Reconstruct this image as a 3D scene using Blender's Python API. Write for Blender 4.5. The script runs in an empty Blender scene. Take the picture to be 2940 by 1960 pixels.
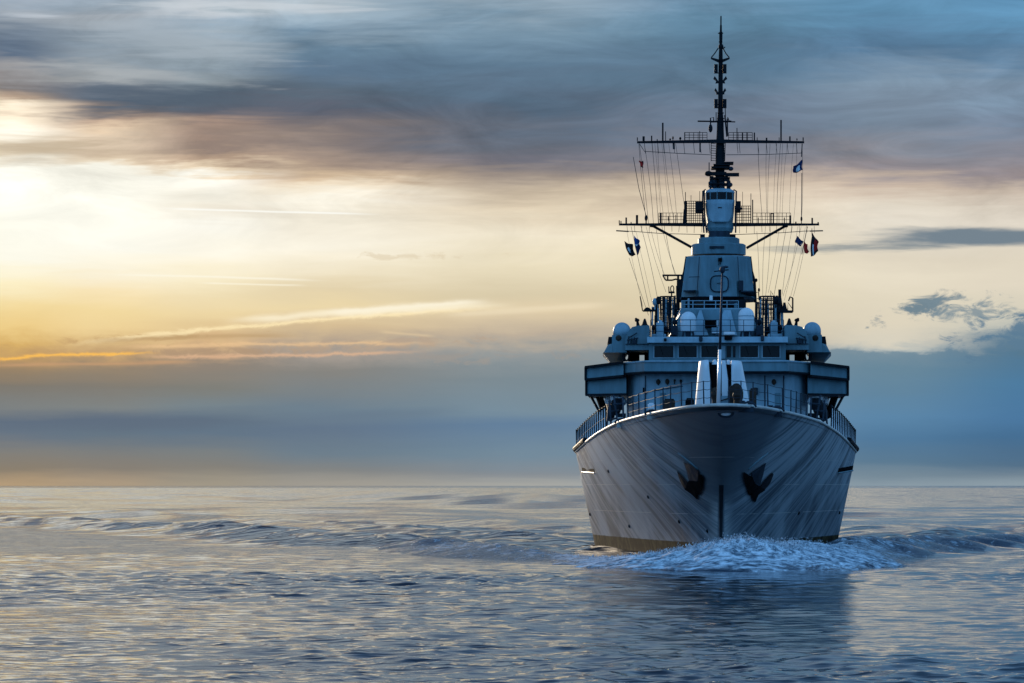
import bpy, math, random
import numpy as np
from mathutils import Vector, noise as mnoise

random.seed(7)
rng = np.random.default_rng(11)
scene = bpy.context.scene
COL = scene.collection

# ------------------------------------------------------------------ scale of the place
F = 10800.0            # focal length in photo pixels (2940 wide)
CAM_H = 5.5            # eye height above the water
HZ, CX = 1394.0, 1470.0
BX, BY = 14.926, 266.0  # where the stem head stands
PHI = math.radians(2.67)
CPH, SPH = math.cos(PHI), math.sin(PHI)


def LX(px, a):
    k = (px - CX) / F
    return (k * (BY + a * CPH) - BX - a * SPH) / (CPH + k * SPH)


def DIST(lx, a):
    return BY - lx * SPH + a * CPH


def P(px, py, a):
    """ship coordinates (x athwart, a aft of the stem head, z up)"""
    lx = LX(px, a)
    return Vector((lx, a, CAM_H + (HZ - py) / F * DIST(lx, a)))


def Z(py, a):
    return CAM_H + (HZ - py) / F * (BY + a)


def PXM(a):
    return (BY + a) / F      # metres per photo pixel at that depth


# ------------------------------------------------------------------ node helpers
def new_mat(name):
    m = bpy.data.materials.new(name)
    m.use_nodes = True
    nt = m.node_tree
    return m, nt, nt.nodes['Principled BSDF']


def N(nt, typ, **kw):
    n = nt.nodes.new(typ)
    for k, v in kw.items():
        setattr(n, k, v)
    return n


def link(nt, a, b):
    nt.links.new(a, b)


def setin(nt, sock, v):
    if hasattr(v, 'is_linked') or isinstance(v, bpy.types.NodeSocket):
        nt.links.new(v, sock)
    else:
        sock.default_value = v


def M(nt, op, a, b=0.0, c=None, clamp=False):
    n = nt.nodes.new('ShaderNodeMath')
    n.operation = op
    n.use_clamp = clamp
    setin(nt, n.inputs[0], a)
    setin(nt, n.inputs[1], b)
    if c is not None:
        setin(nt, n.inputs[2], c)
    return n.outputs[0]


def MR(nt, v, a, b, c=0.0, d=1.0, smooth=True):
    n = nt.nodes.new('ShaderNodeMapRange')
    n.interpolation_type = 'SMOOTHSTEP' if smooth else 'LINEAR'
    n.clamp = True
    setin(nt, n.inputs['Value'], v)
    for k, x in (('From Min', a), ('From Max', b), ('To Min', c), ('To Max', d)):
        setin(nt, n.inputs[k], x)
    return n.outputs['Result']


def MIX(nt, fac, a, b, mode='MIX'):
    n = nt.nodes.new('ShaderNodeMix')
    n.data_type = 'RGBA'
    n.blend_type = mode
    n.clamp_factor = True
    setin(nt, n.inputs[0], fac)
    setin(nt, n.inputs[6], a)
    setin(nt, n.inputs[7], b)
    return n.outputs[2]


def XYZ(nt, x, y, z):
    n = nt.nodes.new('ShaderNodeCombineXYZ')
    setin(nt, n.inputs[0], x)
    setin(nt, n.inputs[1], y)
    setin(nt, n.inputs[2], z)
    return n.outputs[0]


def NOISE(nt, vec, scale=1.0, detail=4.0, rough=0.5, dist=0.0):
    n = nt.nodes.new('ShaderNodeTexNoise')
    n.noise_dimensions = '3D'
    nt.links.new(vec, n.inputs['Vector'])
    n.inputs['Scale'].default_value = scale
    n.inputs['Detail'].default_value = detail
    n.inputs['Roughness'].default_value = rough
    n.inputs['Distortion'].default_value = dist
    return n.outputs['Fac']


def lin(c, s=1.0):
    o = []
    for v in c:
        v = v / 255.0
        o.append((v / 12.92 if v <= 0.04045 else ((v + 0.055) / 1.055) ** 2.4) * s)
    return (o[0], o[1], o[2], 1.0)


# ------------------------------------------------------------------ the sky
SUN_AZ = math.radians(-15)     # to the left of the view, a little beyond the ship
SUN_EL = math.radians(7)

world = bpy.data.worlds.new("World")
scene.world = world
world.use_nodes = True
wt = world.node_tree
wt.nodes.clear()
w_out = N(wt, 'ShaderNodeOutputWorld')
w_bg = N(wt, 'ShaderNodeBackground')
link(wt, w_bg.outputs[0], w_out.inputs[0])
tc = N(wt, 'ShaderNodeTexCoord')
sep = N(wt, 'ShaderNodeSeparateXYZ')
link(wt, tc.outputs['Generated'], sep.inputs[0])
dx, dy, dz = sep.outputs
az = M(wt, 'ARCTAN2', dx, dy)                      # 0 ahead, positive to the right
el = M(wt, 'ARCSINE', dz)
U = M(wt, 'MULTIPLY_ADD', az, F, CX)               # azimuth, counted in arc units of 1/10800 rad
T = M(wt, 'MULTIPLY_ADD', el, -F, HZ)              # elevation downwards, horizon at 1394
# drawn-out cloud streaks: the layers are stretched along the horizon
vec = XYZ(wt, M(wt, 'MULTIPLY', U, 0.001), M(wt, 'MULTIPLY', T, 0.001), 0.0)
mp = N(wt, 'ShaderNodeMapping')
mp.inputs['Rotation'].default_value = (0, 0, math.radians(-7))
mp.inputs['Scale'].default_value = (1.0, 7.0, 1.0)
link(wt, vec, mp.inputs[0])
n_big = NOISE(wt, mp.outputs[0], 1.3, 5.0, 0.55, 0.6)
mp2 = N(wt, 'ShaderNodeMapping')
mp2.inputs['Rotation'].default_value = (0, 0, math.radians(3))
mp2.inputs['Scale'].default_value = (1.0, 16.0, 1.0)
mp2.inputs['Location'].default_value = (3.1, 1.7, 0)
link(wt, vec, mp2.inputs[0])
n_fine = NOISE(wt, mp2.outputs[0], 2.6, 6.0, 0.6, 0.4)
mp3 = N(wt, 'ShaderNodeMapping')
mp3.inputs['Scale'].default_value = (1.0, 2.6, 1.0)
mp3.inputs['Location'].default_value = (7.3, 4.7, 0)
link(wt, vec, mp3.inputs[0])
n_puff = NOISE(wt, mp3.outputs[0], 7.0, 7.0, 0.62, 0.3)
mp5 = N(wt, 'ShaderNodeMapping')
mp5.inputs['Scale'].default_value = (1.0, 2.2, 1.0)
mp5.inputs['Location'].default_value = (1.3, 9.7, 0)
mp5.inputs['Rotation'].default_value = (0, 0, 0.35)
link(wt, vec, mp5.inputs[0])
n_torn = M(wt, 'MULTIPLY_ADD', M(wt, 'SUBTRACT', NOISE(wt, mp5.outputs[0], 10.0, 8.0, 0.68, 0.8), 0.5), 1.9, 0.5)
upper = MR(wt, T, 1000, 300, 0.25, 1.0)            # the high deck is more torn than the low bank
warp = M(wt, 'MULTIPLY', M(wt, 'SUBTRACT', n_big, 0.5), M(wt, 'MULTIPLY', upper, 210.0))
warp2 = M(wt, 'MULTIPLY', M(wt, 'SUBTRACT', n_fine, 0.5), M(wt, 'MULTIPLY', upper, 90.0))
crest = M(wt, 'MULTIPLY', MR(wt, T, 905, 985), MR(wt, T, 1100, 1010))     # lumpy top of the low bank
Tw = M(wt, 'ADD', M(wt, 'ADD', T, warp), M(wt, 'ADD', warp2, M(wt, 'MULTIPLY', M(wt, 'MULTIPLY', M(wt, 'SUBTRACT', n_puff, 0.5), 95.0), crest)))
pos = M(wt, 'DIVIDE', Tw, 1400.0, clamp=True)

COLS = {
    -150: [(0,(140,155,172)),(60,(150,162,175)),(130,(100,115,135)),(190,(130,132,138)),(240,(170,150,135)),(290,(250,232,205)),(420,(235,218,190)),(480,(255,252,236)),(760,(255,250,228)),(850,(248,224,165)),(950,(232,190,115)),(1030,(185,148,98)),(1075,(146,126,102)),(1150,(122,124,122)),(1200,(98,112,128)),(1290,(128,127,122)),(1345,(142,128,108)),(1396,(190,162,122))],
    40: [(0,(150,165,180)),(55,(165,175,185)),(110,(122,137,154)),(165,(92,108,128)),(210,(150,150,152)),(262,(125,120,120)),(300,(178,156,136)),(335,(252,236,210)),(385,(255,250,235)),(428,(214,198,172)),(475,(255,253,240)),(600,(255,254,242)),(750,(255,252,236)),(820,(253,240,200)),(880,(245,220,160)),(940,(238,206,138)),(990,(216,176,106)),(1030,(190,153,104)),(1070,(150,130,105)),(1110,(128,122,112)),(1168,(126,130,130)),(1205,(97,111,128)),(1245,(102,116,131)),(1295,(129,128,124)),(1345,(139,128,112)),(1396,(184,158,124))],
    300: [(0,(150,165,178)),(40,(172,181,190)),(75,(168,178,187)),(120,(140,155,168)),(170,(140,152,162)),(215,(160,165,168)),(250,(108,118,131)),(290,(90,104,120)),(320,(130,122,120)),(345,(190,165,145)),(375,(235,210,180)),(400,(225,205,180)),(440,(205,185,160)),(470,(230,212,185)),(492,(255,252,238)),(560,(255,253,240)),(700,(255,253,240)),(780,(253,245,222)),(830,(250,230,185)),(890,(243,218,160)),(940,(240,212,154)),(985,(222,190,135)),(1030,(195,160,115)),(1060,(150,133,112)),(1110,(130,125,116)),(1165,(128,133,133)),(1202,(97,111,128)),(1250,(102,118,132)),(1300,(126,127,125)),(1345,(136,128,117)),(1396,(176,156,130))],
    600: [(0,(160,175,185)),(30,(190,198,205)),(70,(152,170,185)),(130,(155,170,180)),(190,(135,150,162)),(235,(140,152,160)),(275,(88,103,118)),(320,(92,98,110)),(360,(125,115,115)),(390,(165,142,128)),(430,(150,132,122)),(465,(185,160,138)),(490,(240,220,190)),(510,(255,252,240)),(560,(246,241,226)),(600,(242,234,217)),(640,(255,252,240)),(720,(254,248,230)),(790,(250,238,205)),(840,(240,222,180)),(900,(238,215,165)),(945,(225,197,148)),(985,(215,180,135)),(1015,(190,160,128)),(1050,(145,133,120)),(1110,(128,128,122)),(1160,(120,133,140)),(1202,(98,115,132)),(1250,(100,118,135)),(1300,(122,128,130)),(1345,(134,130,122)),(1388,(161,152,135))],
    900: [(0,(165,180,190)),(60,(150,170,185)),(130,(100,126,147)),(200,(93,116,138)),(280,(90,105,120)),(330,(94,100,114)),(400,(130,120,118)),(470,(170,150,135)),(520,(215,190,160)),(545,(246,231,206)),(580,(253,247,231)),(610,(238,230,212)),(700,(253,246,228)),(780,(242,230,202)),(830,(228,211,174)),(880,(235,215,170)),(930,(215,190,150)),(980,(190,170,145)),(1010,(165,155,145)),(1060,(135,133,128)),(1120,(125,132,135)),(1170,(110,128,142)),(1230,(100,118,138)),(1300,(110,127,140)),(1350,(130,132,131)),(1396,(160,155,145))],
    1500: [(0,(150,170,185)),(80,(119,146,166)),(200,(93,119,141)),(300,(89,108,128)),(400,(100,106,118)),(450,(112,112,122)),(500,(150,138,130)),(560,(200,184,162)),(600,(226,210,184)),(680,(243,232,208)),(760,(234,222,192)),(850,(217,203,171)),(900,(224,205,170)),(960,(190,175,155)),(1010,(150,155,155)),(1080,(125,140,148)),(1180,(120,142,157)),(1220,(100,128,156)),(1300,(115,138,155)),(1365,(134,141,147)),(1396,(165,165,160))],
    2100: [(0,(115,150,178)),(60,(94,132,158)),(150,(90,121,146)),(250,(98,122,144)),(350,(110,125,145)),(430,(125,128,140)),(480,(140,135,138)),(520,(185,170,155)),(570,(215,198,175)),(650,(232,218,190)),(750,(232,220,190)),(850,(225,212,180)),(920,(212,200,172)),(980,(165,165,158)),(1020,(135,150,158)),(1100,(120,145,162)),(1200,(110,145,175)),(1280,(110,140,165)),(1350,(118,138,154)),(1396,(150,163,170))],
    2550: [(0,(100,145,178)),(60,(95,140,172)),(150,(88,122,152)),(250,(128,150,170)),(350,(118,134,152)),(440,(132,135,145)),(500,(150,143,148)),(545,(200,182,165)),(590,(225,215,198)),(650,(228,220,205)),(740,(222,212,192)),(790,(232,222,200)),(860,(225,215,192)),(930,(222,212,190)),(975,(215,208,190)),(998,(185,190,185)),(1012,(118,142,156)),(1060,(105,136,155)),(1130,(98,134,160)),(1200,(92,134,168)),(1260,(80,120,154)),(1320,(92,122,145)),(1362,(118,138,152)),(1396,(142,158,168))],
    2950: [(0,(92,140,176)),(60,(100,150,186)),(150,(90,125,155)),(250,(126,149,171)),(350,(118,134,154)),(450,(135,135,145)),(510,(150,140,142)),(550,(196,181,166)),(600,(216,206,191)),(640,(225,216,201)),(750,(222,212,192)),(820,(226,216,196)),(900,(212,206,187)),(940,(190,192,182)),(965,(110,138,155)),(1000,(86,120,143)),(1100,(78,124,160)),(1200,(76,120,160)),(1260,(70,110,146)),(1330,(84,112,136)),(1365,(116,134,148)),(1396,(140,156,166))],
}
cur = None
prev = None
for cx_, stops in sorted(COLS.items()):
    r = N(wt, 'ShaderNodeValToRGB')
    cr = r.color_ramp
    cr.interpolation = 'LINEAR'
    for i, (py, c) in enumerate(stops):
        p = py / 1400.0
        e = cr.elements[0] if i == 0 else (cr.elements[1] if i == 1 else cr.elements.new(p))
        e.position = p
        e.color = lin(c)
    link(wt, pos, r.inputs[0])
    if cur is None:
        cur = r.outputs[0]
    else:
        cur = MIX(wt, MR(wt, U, prev, cx_), cur, r.outputs[0])
    prev = cx_


def cloud_blob(cur, x, y, w, h, col, op, nz, thr=0.0, skew=0.0):
    """soft cloud at a bearing and elevation, edge broken by cloud noise"""
    uu = M(wt, 'DIVIDE', M(wt, 'SUBTRACT', U, x), w)
    tt = M(wt, 'SUBTRACT', T, y)
    if skew:
        tt = M(wt, 'ADD', tt, M(wt, 'MULTIPLY', M(wt, 'SUBTRACT', U, x), skew))
    tt = M(wt, 'DIVIDE', tt, h)
    d2 = M(wt, 'ADD', M(wt, 'MULTIPLY', uu, uu), M(wt, 'MULTIPLY', tt, tt))
    f = M(wt, 'SUBTRACT', 1.0, M(wt, 'SQRT', d2))
    f = M(wt, 'ADD', f, M(wt, 'MULTIPLY', M(wt, 'SUBTRACT', nz, 0.5), 2.2))
    f = MR(wt, f, thr, thr + 0.75, 0.0, op)
    return MIX(wt, f, cur, lin(col))


def streak(cur, x0, y0, x1, y1, th, col, op, nz, bend=0.0):
    """long thin lit cloud edge or contrail between two bearings"""
    t = M(wt, 'DIVIDE', M(wt, 'SUBTRACT', U, x0), x1 - x0)
    yl = M(wt, 'MULTIPLY_ADD', t, y1 - y0, y0)
    if bend:
        yl = M(wt, 'ADD', yl, M(wt, 'MULTIPLY', M(wt, 'MULTIPLY', t, M(wt, 'SUBTRACT', 1.0, t)), bend))
    yl = M(wt, 'ADD', yl, M(wt, 'MULTIPLY', M(wt, 'SUBTRACT', nz, 0.5), 7.0 * th ** 0.5))
    d = M(wt, 'DIVIDE', M(wt, 'SUBTRACT', T, yl), th)
    f = M(wt, 'POWER', 2.718, M(wt, 'MULTIPLY', M(wt, 'MULTIPLY', d, d), -1.0))
    ends = M(wt, 'MULTIPLY', MR(wt, t, 0.0, 0.18), MR(wt, t, 1.0, 0.75))
    f = M(wt, 'MULTIPLY', M(wt, 'MULTIPLY', f, ends), op)
    return MIX(wt, f, cur, lin(col))


# mottling of the high deck
mp6 = N(wt, 'ShaderNodeMapping')
mp6.inputs['Scale'].default_value = (1.0, 3.6, 1.0)
mp6.inputs['Rotation'].default_value = (0, 0, math.radians(-16))
mp6.inputs['Location'].default_value = (4.4, 0.7, 0)
link(wt, vec, mp6.inputs[0])
n_mot = NOISE(wt, mp6.outputs[0], 2.4, 9.0, 0.62, 0.9)
mot = M(wt, 'MULTIPLY', M(wt, 'SUBTRACT', n_mot, 0.5), MR(wt, T, 820, 420, 0.10, 0.95))
mot = M(wt, 'ADD', 1.0, mot)
cur = MIX(wt, 1.0, cur, XYZ(wt, mot, mot, mot), 'MULTIPLY')
# dark tongues and pale wisps in the high deck
cur = cloud_blob(cur, 430, 285, 420, 45, (84, 98, 114), 0.8, n_big, 0.1, -0.05)
cur = cloud_blob(cur, 520, 130, 420, 70, (172, 184, 194), 0.55, n_fine, 0.1, -0.1)
cur = cloud_blob(cur, 420, 225, 380, 22, (172, 178, 182), 0.6, n_fine, 0.1, -0.10)
cur = cloud_blob(cur, 760, 28, 560, 32, (205, 212, 218), 0.7, n_fine, 0.15)
cur = cloud_blob(cur, 130, 62, 160, 14, (195, 203, 212), 0.7, n_fine, 0.1)
# grey bars across the bright gap on the left
cur = cloud_blob(cur, 120, 432, 260, 26, (196, 178, 152), 0.75, n_fine, 0.1)
# clouds to the right of the ship
cur = cloud_blob(cur, 2800, 688, 440, 38, (108, 126, 140), 0.95, n_big, 0.0, 0.02)
cur = cloud_blob(cur, 2480, 715, 360, 18, (120, 134, 143), 0.75, n_fine, 0.1)
cur = cloud_blob(cur, 2650, 885, 150, 42, (104, 128, 142), 0.95, n_torn, 0.18, 0.25)
cur = cloud_blob(cur, 2810, 890, 260, 58, (122, 142, 153), 0.85, n_torn, 0.32, 0.0)
cur = cloud_blob(cur, 2980, 950, 260, 60, (92, 124, 148), 0.95, n_torn, -0.05, 0.2)
# lower bank, its rolling darker crest
cur = cloud_blob(cur, 450, 1212, 620, 32, (96, 110, 127), 0.65, n_big, 0.1, 0.02)
cur = cloud_blob(cur, 1050, 1190, 420, 30, (104, 122, 140), 0.5, n_big, 0.1, 0.05)
# torn shreds low on the left, in front of the bank
cur = cloud_blob(cur, 620, 1012, 420, 22, (176, 148, 120), 0.75, n_torn, 0.25, 0.03)
cur = cloud_blob(cur, 1080, 990, 460, 26, (184, 162, 140), 0.7, n_torn, 0.3, 0.04)
cur = cloud_blob(cur, 420, 972, 330, 14, (196, 160, 112), 0.7, n_torn, 0.2, 0.05)
cur = cloud_blob(cur, 1250, 1025, 420, 26, (160, 152, 144), 0.6, n_torn, 0.2, 0.02)
cur = cloud_blob(cur, 1180, 735, 300, 16, (222, 206, 176), 0.6, n_torn, 0.3, 0.0)
# sunlit edges and contrails
cur = streak(cur, -60, 1037, 480, 1014, 4.0, (252, 192, 92), 0.95, n_torn, -14)
cur = streak(cur, -60, 1052, 620, 1040, 5.0, (205, 160, 118), 0.6, n_fine)
cur = streak(cur, 380, 1026, 1260, 1006, 5.0, (228, 184, 146), 0.7, n_torn, 18)
cur = streak(cur, 170, 996, 1500, 880, 6.0, (254, 232, 182), 0.85, n_torn, -50)
cur = streak(cur, 300, 1000, 1300, 985, 5.0, (240, 200, 150), 0.6, n_torn, -20)
cur = streak(cur, 230, 986, 900, 962, 7.0, (188, 156, 112), 0.6, n_fine, -24)
cur = streak(cur, 620, 925, 1520, 872, 10.0, (255, 243, 212), 0.75, n_puff, -14)
cur = streak(cur, 900, 900, 1440, 862, 8.0, (255, 246, 222), 0.8, n_puff, 0)
cur = streak(cur, 1250, 905, 1800, 872, 9.0, (238, 222, 190), 0.6, n_fine, 0)
cur = streak(cur, 440, 602, 1120, 618, 2.6, (255, 254, 246), 0.9, n_big)
cur = streak(cur, 300, 792, 960, 806, 3.0, (255, 250, 232), 0.6, n_big)
cur = streak(cur, 560, 816, 900, 820, 2.5, (255, 248, 226), 0.6, n_big)
cur = streak(cur, 1080, 950, 1260, 965, 4.0, (222, 198, 160), 0.6, n_fine)

# the rest of the dome: clear blue dusk overhead and behind, from the Sky Texture plus high haze
sky = N(wt, 'ShaderNodeTexSky')
sky.sky_type = 'NISHITA'
sky.sun_disc = False
sky.sun_elevation = SUN_EL
sky.sun_rotation = SUN_AZ
sky_s = N(wt, 'ShaderNodeVectorMath', operation='SCALE')
link(wt, sky.outputs[0], sky_s.inputs[0])
sky_s.inputs['Scale'].default_value = 0.012
hz = N(wt, 'ShaderNodeValToRGB')
for i, (p, c) in enumerate([(0.0, (150, 170, 188)), (0.08, (150, 179, 204)), (0.18, (112, 150, 190)), (0.36, (66, 108, 158)), (1.0, (44, 84, 148))]):
    e = hz.color_ramp.elements[i] if i < 2 else hz.color_ramp.elements.new(p)
    e.position = p
    e.color = lin(c)
link(wt, M(wt, 'DIVIDE', el, 1.5708, clamp=True), hz.inputs[0])
mpo = N(wt, 'ShaderNodeMapping')
mpo.inputs['Scale'].default_value = (2.0, 2.0, 9.0)
link(wt, tc.outputs['Generated'], mpo.inputs[0])
n_over = NOISE(wt, mpo.outputs[0], 1.6, 6.0, 0.55, 0.5)
far = MIX(wt, MR(wt, n_over, 0.42, 0.72, 0.0, 0.45), hz.outputs[0], lin((120, 150, 182)))
far = MIX(wt, 1.0, far, sky_s.outputs[0], 'ADD')
far = MIX(wt, M(wt, 'MAXIMUM', MR(wt, az, math.radians(28), math.radians(85)), MR(wt, az, math.radians(-70), math.radians(-120))), far,
          MIX(wt, MR(wt, el, 0.0, math.radians(70)), (0.34, 0.86, 1.62, 1.0), (0.16, 0.42, 0.86, 1.0)))
far = MIX(wt, M(wt, 'MULTIPLY', MR(wt, az, math.radians(-4), math.radians(14)), 0.6), far, lin((108, 170, 230)))
# warm glow round the hidden sun, out of frame to the left
gl = M(wt, 'MULTIPLY', MR(wt, M(wt, 'ABSOLUTE', M(wt, 'SUBTRACT', az, math.radians(-22))), math.radians(38), 0.0), MR(wt, el, math.radians(26), 0.0))
far = MIX(wt, M(wt, 'MULTIPLY', gl, 0.75), far, lin((255, 232, 188)))
wfar = M(wt, 'MAXIMUM', MR(wt, M(wt, 'ABSOLUTE', az), math.radians(9.5), math.radians(30)), MR(wt, el, math.radians(7.0), math.radians(20)))
cur = MIX(wt, wfar, cur, far)
link(wt, cur, w_bg.inputs[0])
w_bg.inputs[1].default_value = 1.0

sun = bpy.data.lights.new("sun", 'SUN')
sun.energy = 2.8
sun.angle = math.radians(0.8)
sun.color = (1.0, 0.80, 0.56)
so = bpy.data.objects.new("sun", sun)
COL.objects.link(so)
sd = Vector((math.sin(SUN_AZ) * math.cos(SUN_EL), math.cos(SUN_AZ) * math.cos(SUN_EL), math.sin(SUN_EL)))
so.rotation_euler = sd.to_track_quat('Z', 'Y').to_euler()
so.location = (-60, 200, 60)

cam = bpy.data.cameras.new("camera")
cam.sensor_width = 36.0
cam.lens = F / 2940.0 * 36.0
cam.shift_y = (HZ - 980.0) / 2940.0
cam.clip_start = 1.0
cam.clip_end = 200000.0
co = bpy.data.objects.new("camera", cam)
COL.objects.link(co)
co.location = (0, 0, CAM_H)
co.rotation_euler = (math.radians(90), 0, 0)
scene.camera = co
scene.view_settings.view_transform = 'Standard'
scene.view_settings.look = 'None'
scene.view_settings.exposure = 0.0
scene.view_settings.gamma = 1.0
scene.render.resolution_x, scene.render.resolution_y = 1024, 683
try:
    scene.cycles.max_bounces = 6
    scene.cycles.use_denoising = True
except Exception:
    pass


# ------------------------------------------------------------------ materials
def paint(name, col, rough=0.45, var=0.10, spec=0.5, scale=0.6, streaks=True, metal=0.0):
    m, nt, b = new_mat(name)
    t = N(nt, 'ShaderNodeTexCoord')
    mp = N(nt, 'ShaderNodeMapping')
    mp.inputs['Scale'].default_value = (1.2, 1.2, 0.25) if streaks else (1, 1, 1)
    link(nt, t.outputs['Object'], mp.inputs[0])
    n1 = NOISE(nt, mp.outputs[0], scale * 2.2, 6, 0.6)
    n2 = NOISE(nt, t.outputs['Object'], scale * 0.5, 3, 0.5)
    f = M(nt, 'ADD', M(nt, 'MULTIPLY', n1, 0.6), M(nt, 'MULTIPLY', n2, 0.4))
    lo = tuple(max(0, c * (1 - 2.2 * var)) for c in col) + (1,)
    hi = tuple(c * (1 + 1.6 * var) for c in col) + (1,)
    link(nt, MIX(nt, MR(nt, f, 0.32, 0.68), lo, hi), b.inputs['Base Color'])
    b.inputs['Roughness'].default_value = rough
    b.inputs['Specular IOR Level'].default_value = spec
    b.inputs['Metallic'].default_value = metal
    return m


m_super = paint('ship_paint', (0.098, 0.190, 0.228), 0.5, 0.13, 0.35)
m_super_pale = paint('ship_paint_pale', (0.215, 0.325, 0.385), 0.5, 0.12, 0.35)
m_deck = paint('deck_paint', (0.10, 0.12, 0.14), 0.7, 0.12, 0.2, streaks=False)
m_dark = paint('mast_black', (0.007, 0.010, 0.014), 0.65, 0.2, 0.08)
m_steel = paint('rail_steel', (0.020, 0.031, 0.046), 0.6, 0.2, 0.12)
m_white = paint('white_paint', (0.62, 0.65, 0.68), 0.35, 0.05, 0.5)
m_pale = paint('gunwale_paint', (0.46, 0.45, 0.42), 0.5, 0.10, 0.4)
m_stem = paint('stem_paint', (0.016, 0.022, 0.028), 0.6, 0.15, 0.2)
m_iron = paint('anchor_iron', (0.005, 0.0055, 0.0065), 0.9, 0.25, 0.02)
m_rust = paint('dark_brown', (0.035, 0.022, 0.016), 0.7, 0.25, 0.2)
m_rope = paint('rope', (0.05, 0.045, 0.045), 0.9, 0.1, 0.1)
m_navy = paint('cloth_navy', (0.012, 0.022, 0.07), 0.9, 0.1, 0.1)
m_blue = paint('cloth_blue', (0.02, 0.06, 0.20), 0.9, 0.1, 0.1)
m_red = paint('cloth_red', (0.46, 0.025, 0.02), 0.9, 0.1, 0.1)
m_black = paint('cloth_black', (0.012, 0.012, 0.016), 0.9, 0.1, 0.1)
m_cloth_white = paint('cloth_white', (0.62, 0.62, 0.62), 0.9, 0.05, 0.1)

m_glass, nt, b = new_mat('bridge_glass')
b.inputs['Base Color'].default_value = (0.006, 0.008, 0.011, 1)
b.inputs['Roughness'].default_value = 0.12
b.inputs['Specular IOR Level'].default_value = 0.10

# hull: weathered grey with long drip streaks, a dark boot top at the waterline, faint weld seams
m_hull, nt, b = new_mat('hull_paint')
t = N(nt, 'ShaderNodeTexCoord')
sp = N(nt, 'ShaderNodeSeparateXYZ')
link(nt, t.outputs['Object'], sp.inputs[0])
ox, oy, oz = sp.outputs
ox_s = M(nt, 'MULTIPLY', M(nt, 'SIGN', ox), 3.7)
flow = M(nt, 'MULTIPLY_ADD', oz, -2.3, oy)           # grime runs aft and up from the stem, as the spray drives it
fv = XYZ(nt, ox_s, flow, M(nt, 'MULTIPLY', oz, 0.16))
s1 = NOISE(nt, fv, 0.62, 7, 0.66, 0.25)
fv2 = XYZ(nt, M(nt, 'ADD', ox_s, 5.0), flow, M(nt, 'MULTIPLY', oz, 0.10))
s2 = NOISE(nt, fv2, 1.5, 5, 0.6, 0.2)
patch = NOISE(nt, t.outputs['Object'], 0.16, 4, 0.55)
c = MIX(nt, MR(nt, s1, 0.40, 0.60), (0.060, 0.080, 0.100, 1), (0.190, 0.215, 0.240, 1))
c = MIX(nt, MR(nt, s2, 0.56, 0.66, 0.0, 0.75), c, (0.022, 0.030, 0.040, 1))
c = MIX(nt, MR(nt, s2, 0.40, 0.33, 0.0, 0.45), c, (0.36, 0.39, 0.41, 1))
c = MIX(nt, MR(nt, patch, 0.45, 0.68, 0.0, 0.55), c, (0.34, 0.37, 0.395, 1))
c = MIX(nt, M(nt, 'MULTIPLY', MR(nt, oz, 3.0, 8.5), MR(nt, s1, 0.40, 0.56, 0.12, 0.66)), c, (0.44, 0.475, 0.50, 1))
flare_shade = M(nt, 'SUBTRACT', M(nt, 'ABSOLUTE', ox), M(nt, 'MULTIPLY', M(nt, 'MAXIMUM', M(nt, 'SUBTRACT', oz, 3.6), 0.0), 0.62))
c = MIX(nt, MR(nt, flare_shade, 1.3, -0.4, 0.0, 0.93), c, (0.105, 0.125, 0.145, 1))  # shade under the bow flare mixed into the colour, streaks faded out
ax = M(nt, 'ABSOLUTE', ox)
stem_highlight = M(nt, 'MULTIPLY', M(nt, 'MULTIPLY', MR(nt, ax, 0.18, 0.30), MR(nt, ax, 1.1, 0.25)), MR(nt, oz, 5.2, 3.4))  # bright rim either side of the stem, painted into the hull colour
c = MIX(nt, M(nt, 'MULTIPLY', stem_highlight, MR(nt, s2, 0.35, 0.6, 0.12, 0.5)), c, (0.56, 0.56, 0.54, 1))
for zl, hw, pr in ((5.6, 0.035, 0.52), (3.35, 0.03, 0.45), (7.6, 0.025, 0.55)):
    dl = M(nt, 'ABSOLUTE', M(nt, 'SUBTRACT', oz, zl))
    ln = M(nt, 'MULTIPLY', MR(nt, dl, hw, hw * 0.5), MR(nt, patch, pr - 0.05, pr + 0.05))
    c = MIX(nt, M(nt, 'MULTIPLY', ln, 0.6), c, (0.52, 0.50, 0.46, 1))
bn = NOISE(nt, t.outputs['Object'], 0.9, 5, 0.6)
boot = MR(nt, M(nt, 'ADD', oz, M(nt, 'MULTIPLY', bn, 0.10)), 1.22, 1.16)
bootc = MIX(nt, MR(nt, bn, 0.4, 0.65), (0.014, 0.011, 0.008, 1), (0.070, 0.050, 0.022, 1))
c = MIX(nt, boot, c, bootc)
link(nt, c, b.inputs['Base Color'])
link(nt, MR(nt, boot, 0, 1, 0.55, 0.85), b.inputs['Roughness'])
link(nt, MR(nt, boot, 0, 1, 0.03, 0.02), b.inputs['Specular IOR Level'])
bp = N(nt, 'ShaderNodeBump')
bp.inputs['Strength'].default_value = 0.25
bp.inputs['Distance'].default_value = 0.08
mp = N(nt, 'ShaderNodeMapping')
mp.inputs['Scale'].default_value = (0.3, 1.0, 0.25)
link(nt, t.outputs['Object'], mp.inputs[0])
link(nt, NOISE(nt, mp.outputs[0], 0.8, 4, 0.5), bp.inputs['Height'])
link(nt, bp.outputs[0], b.inputs['Normal'])

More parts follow.
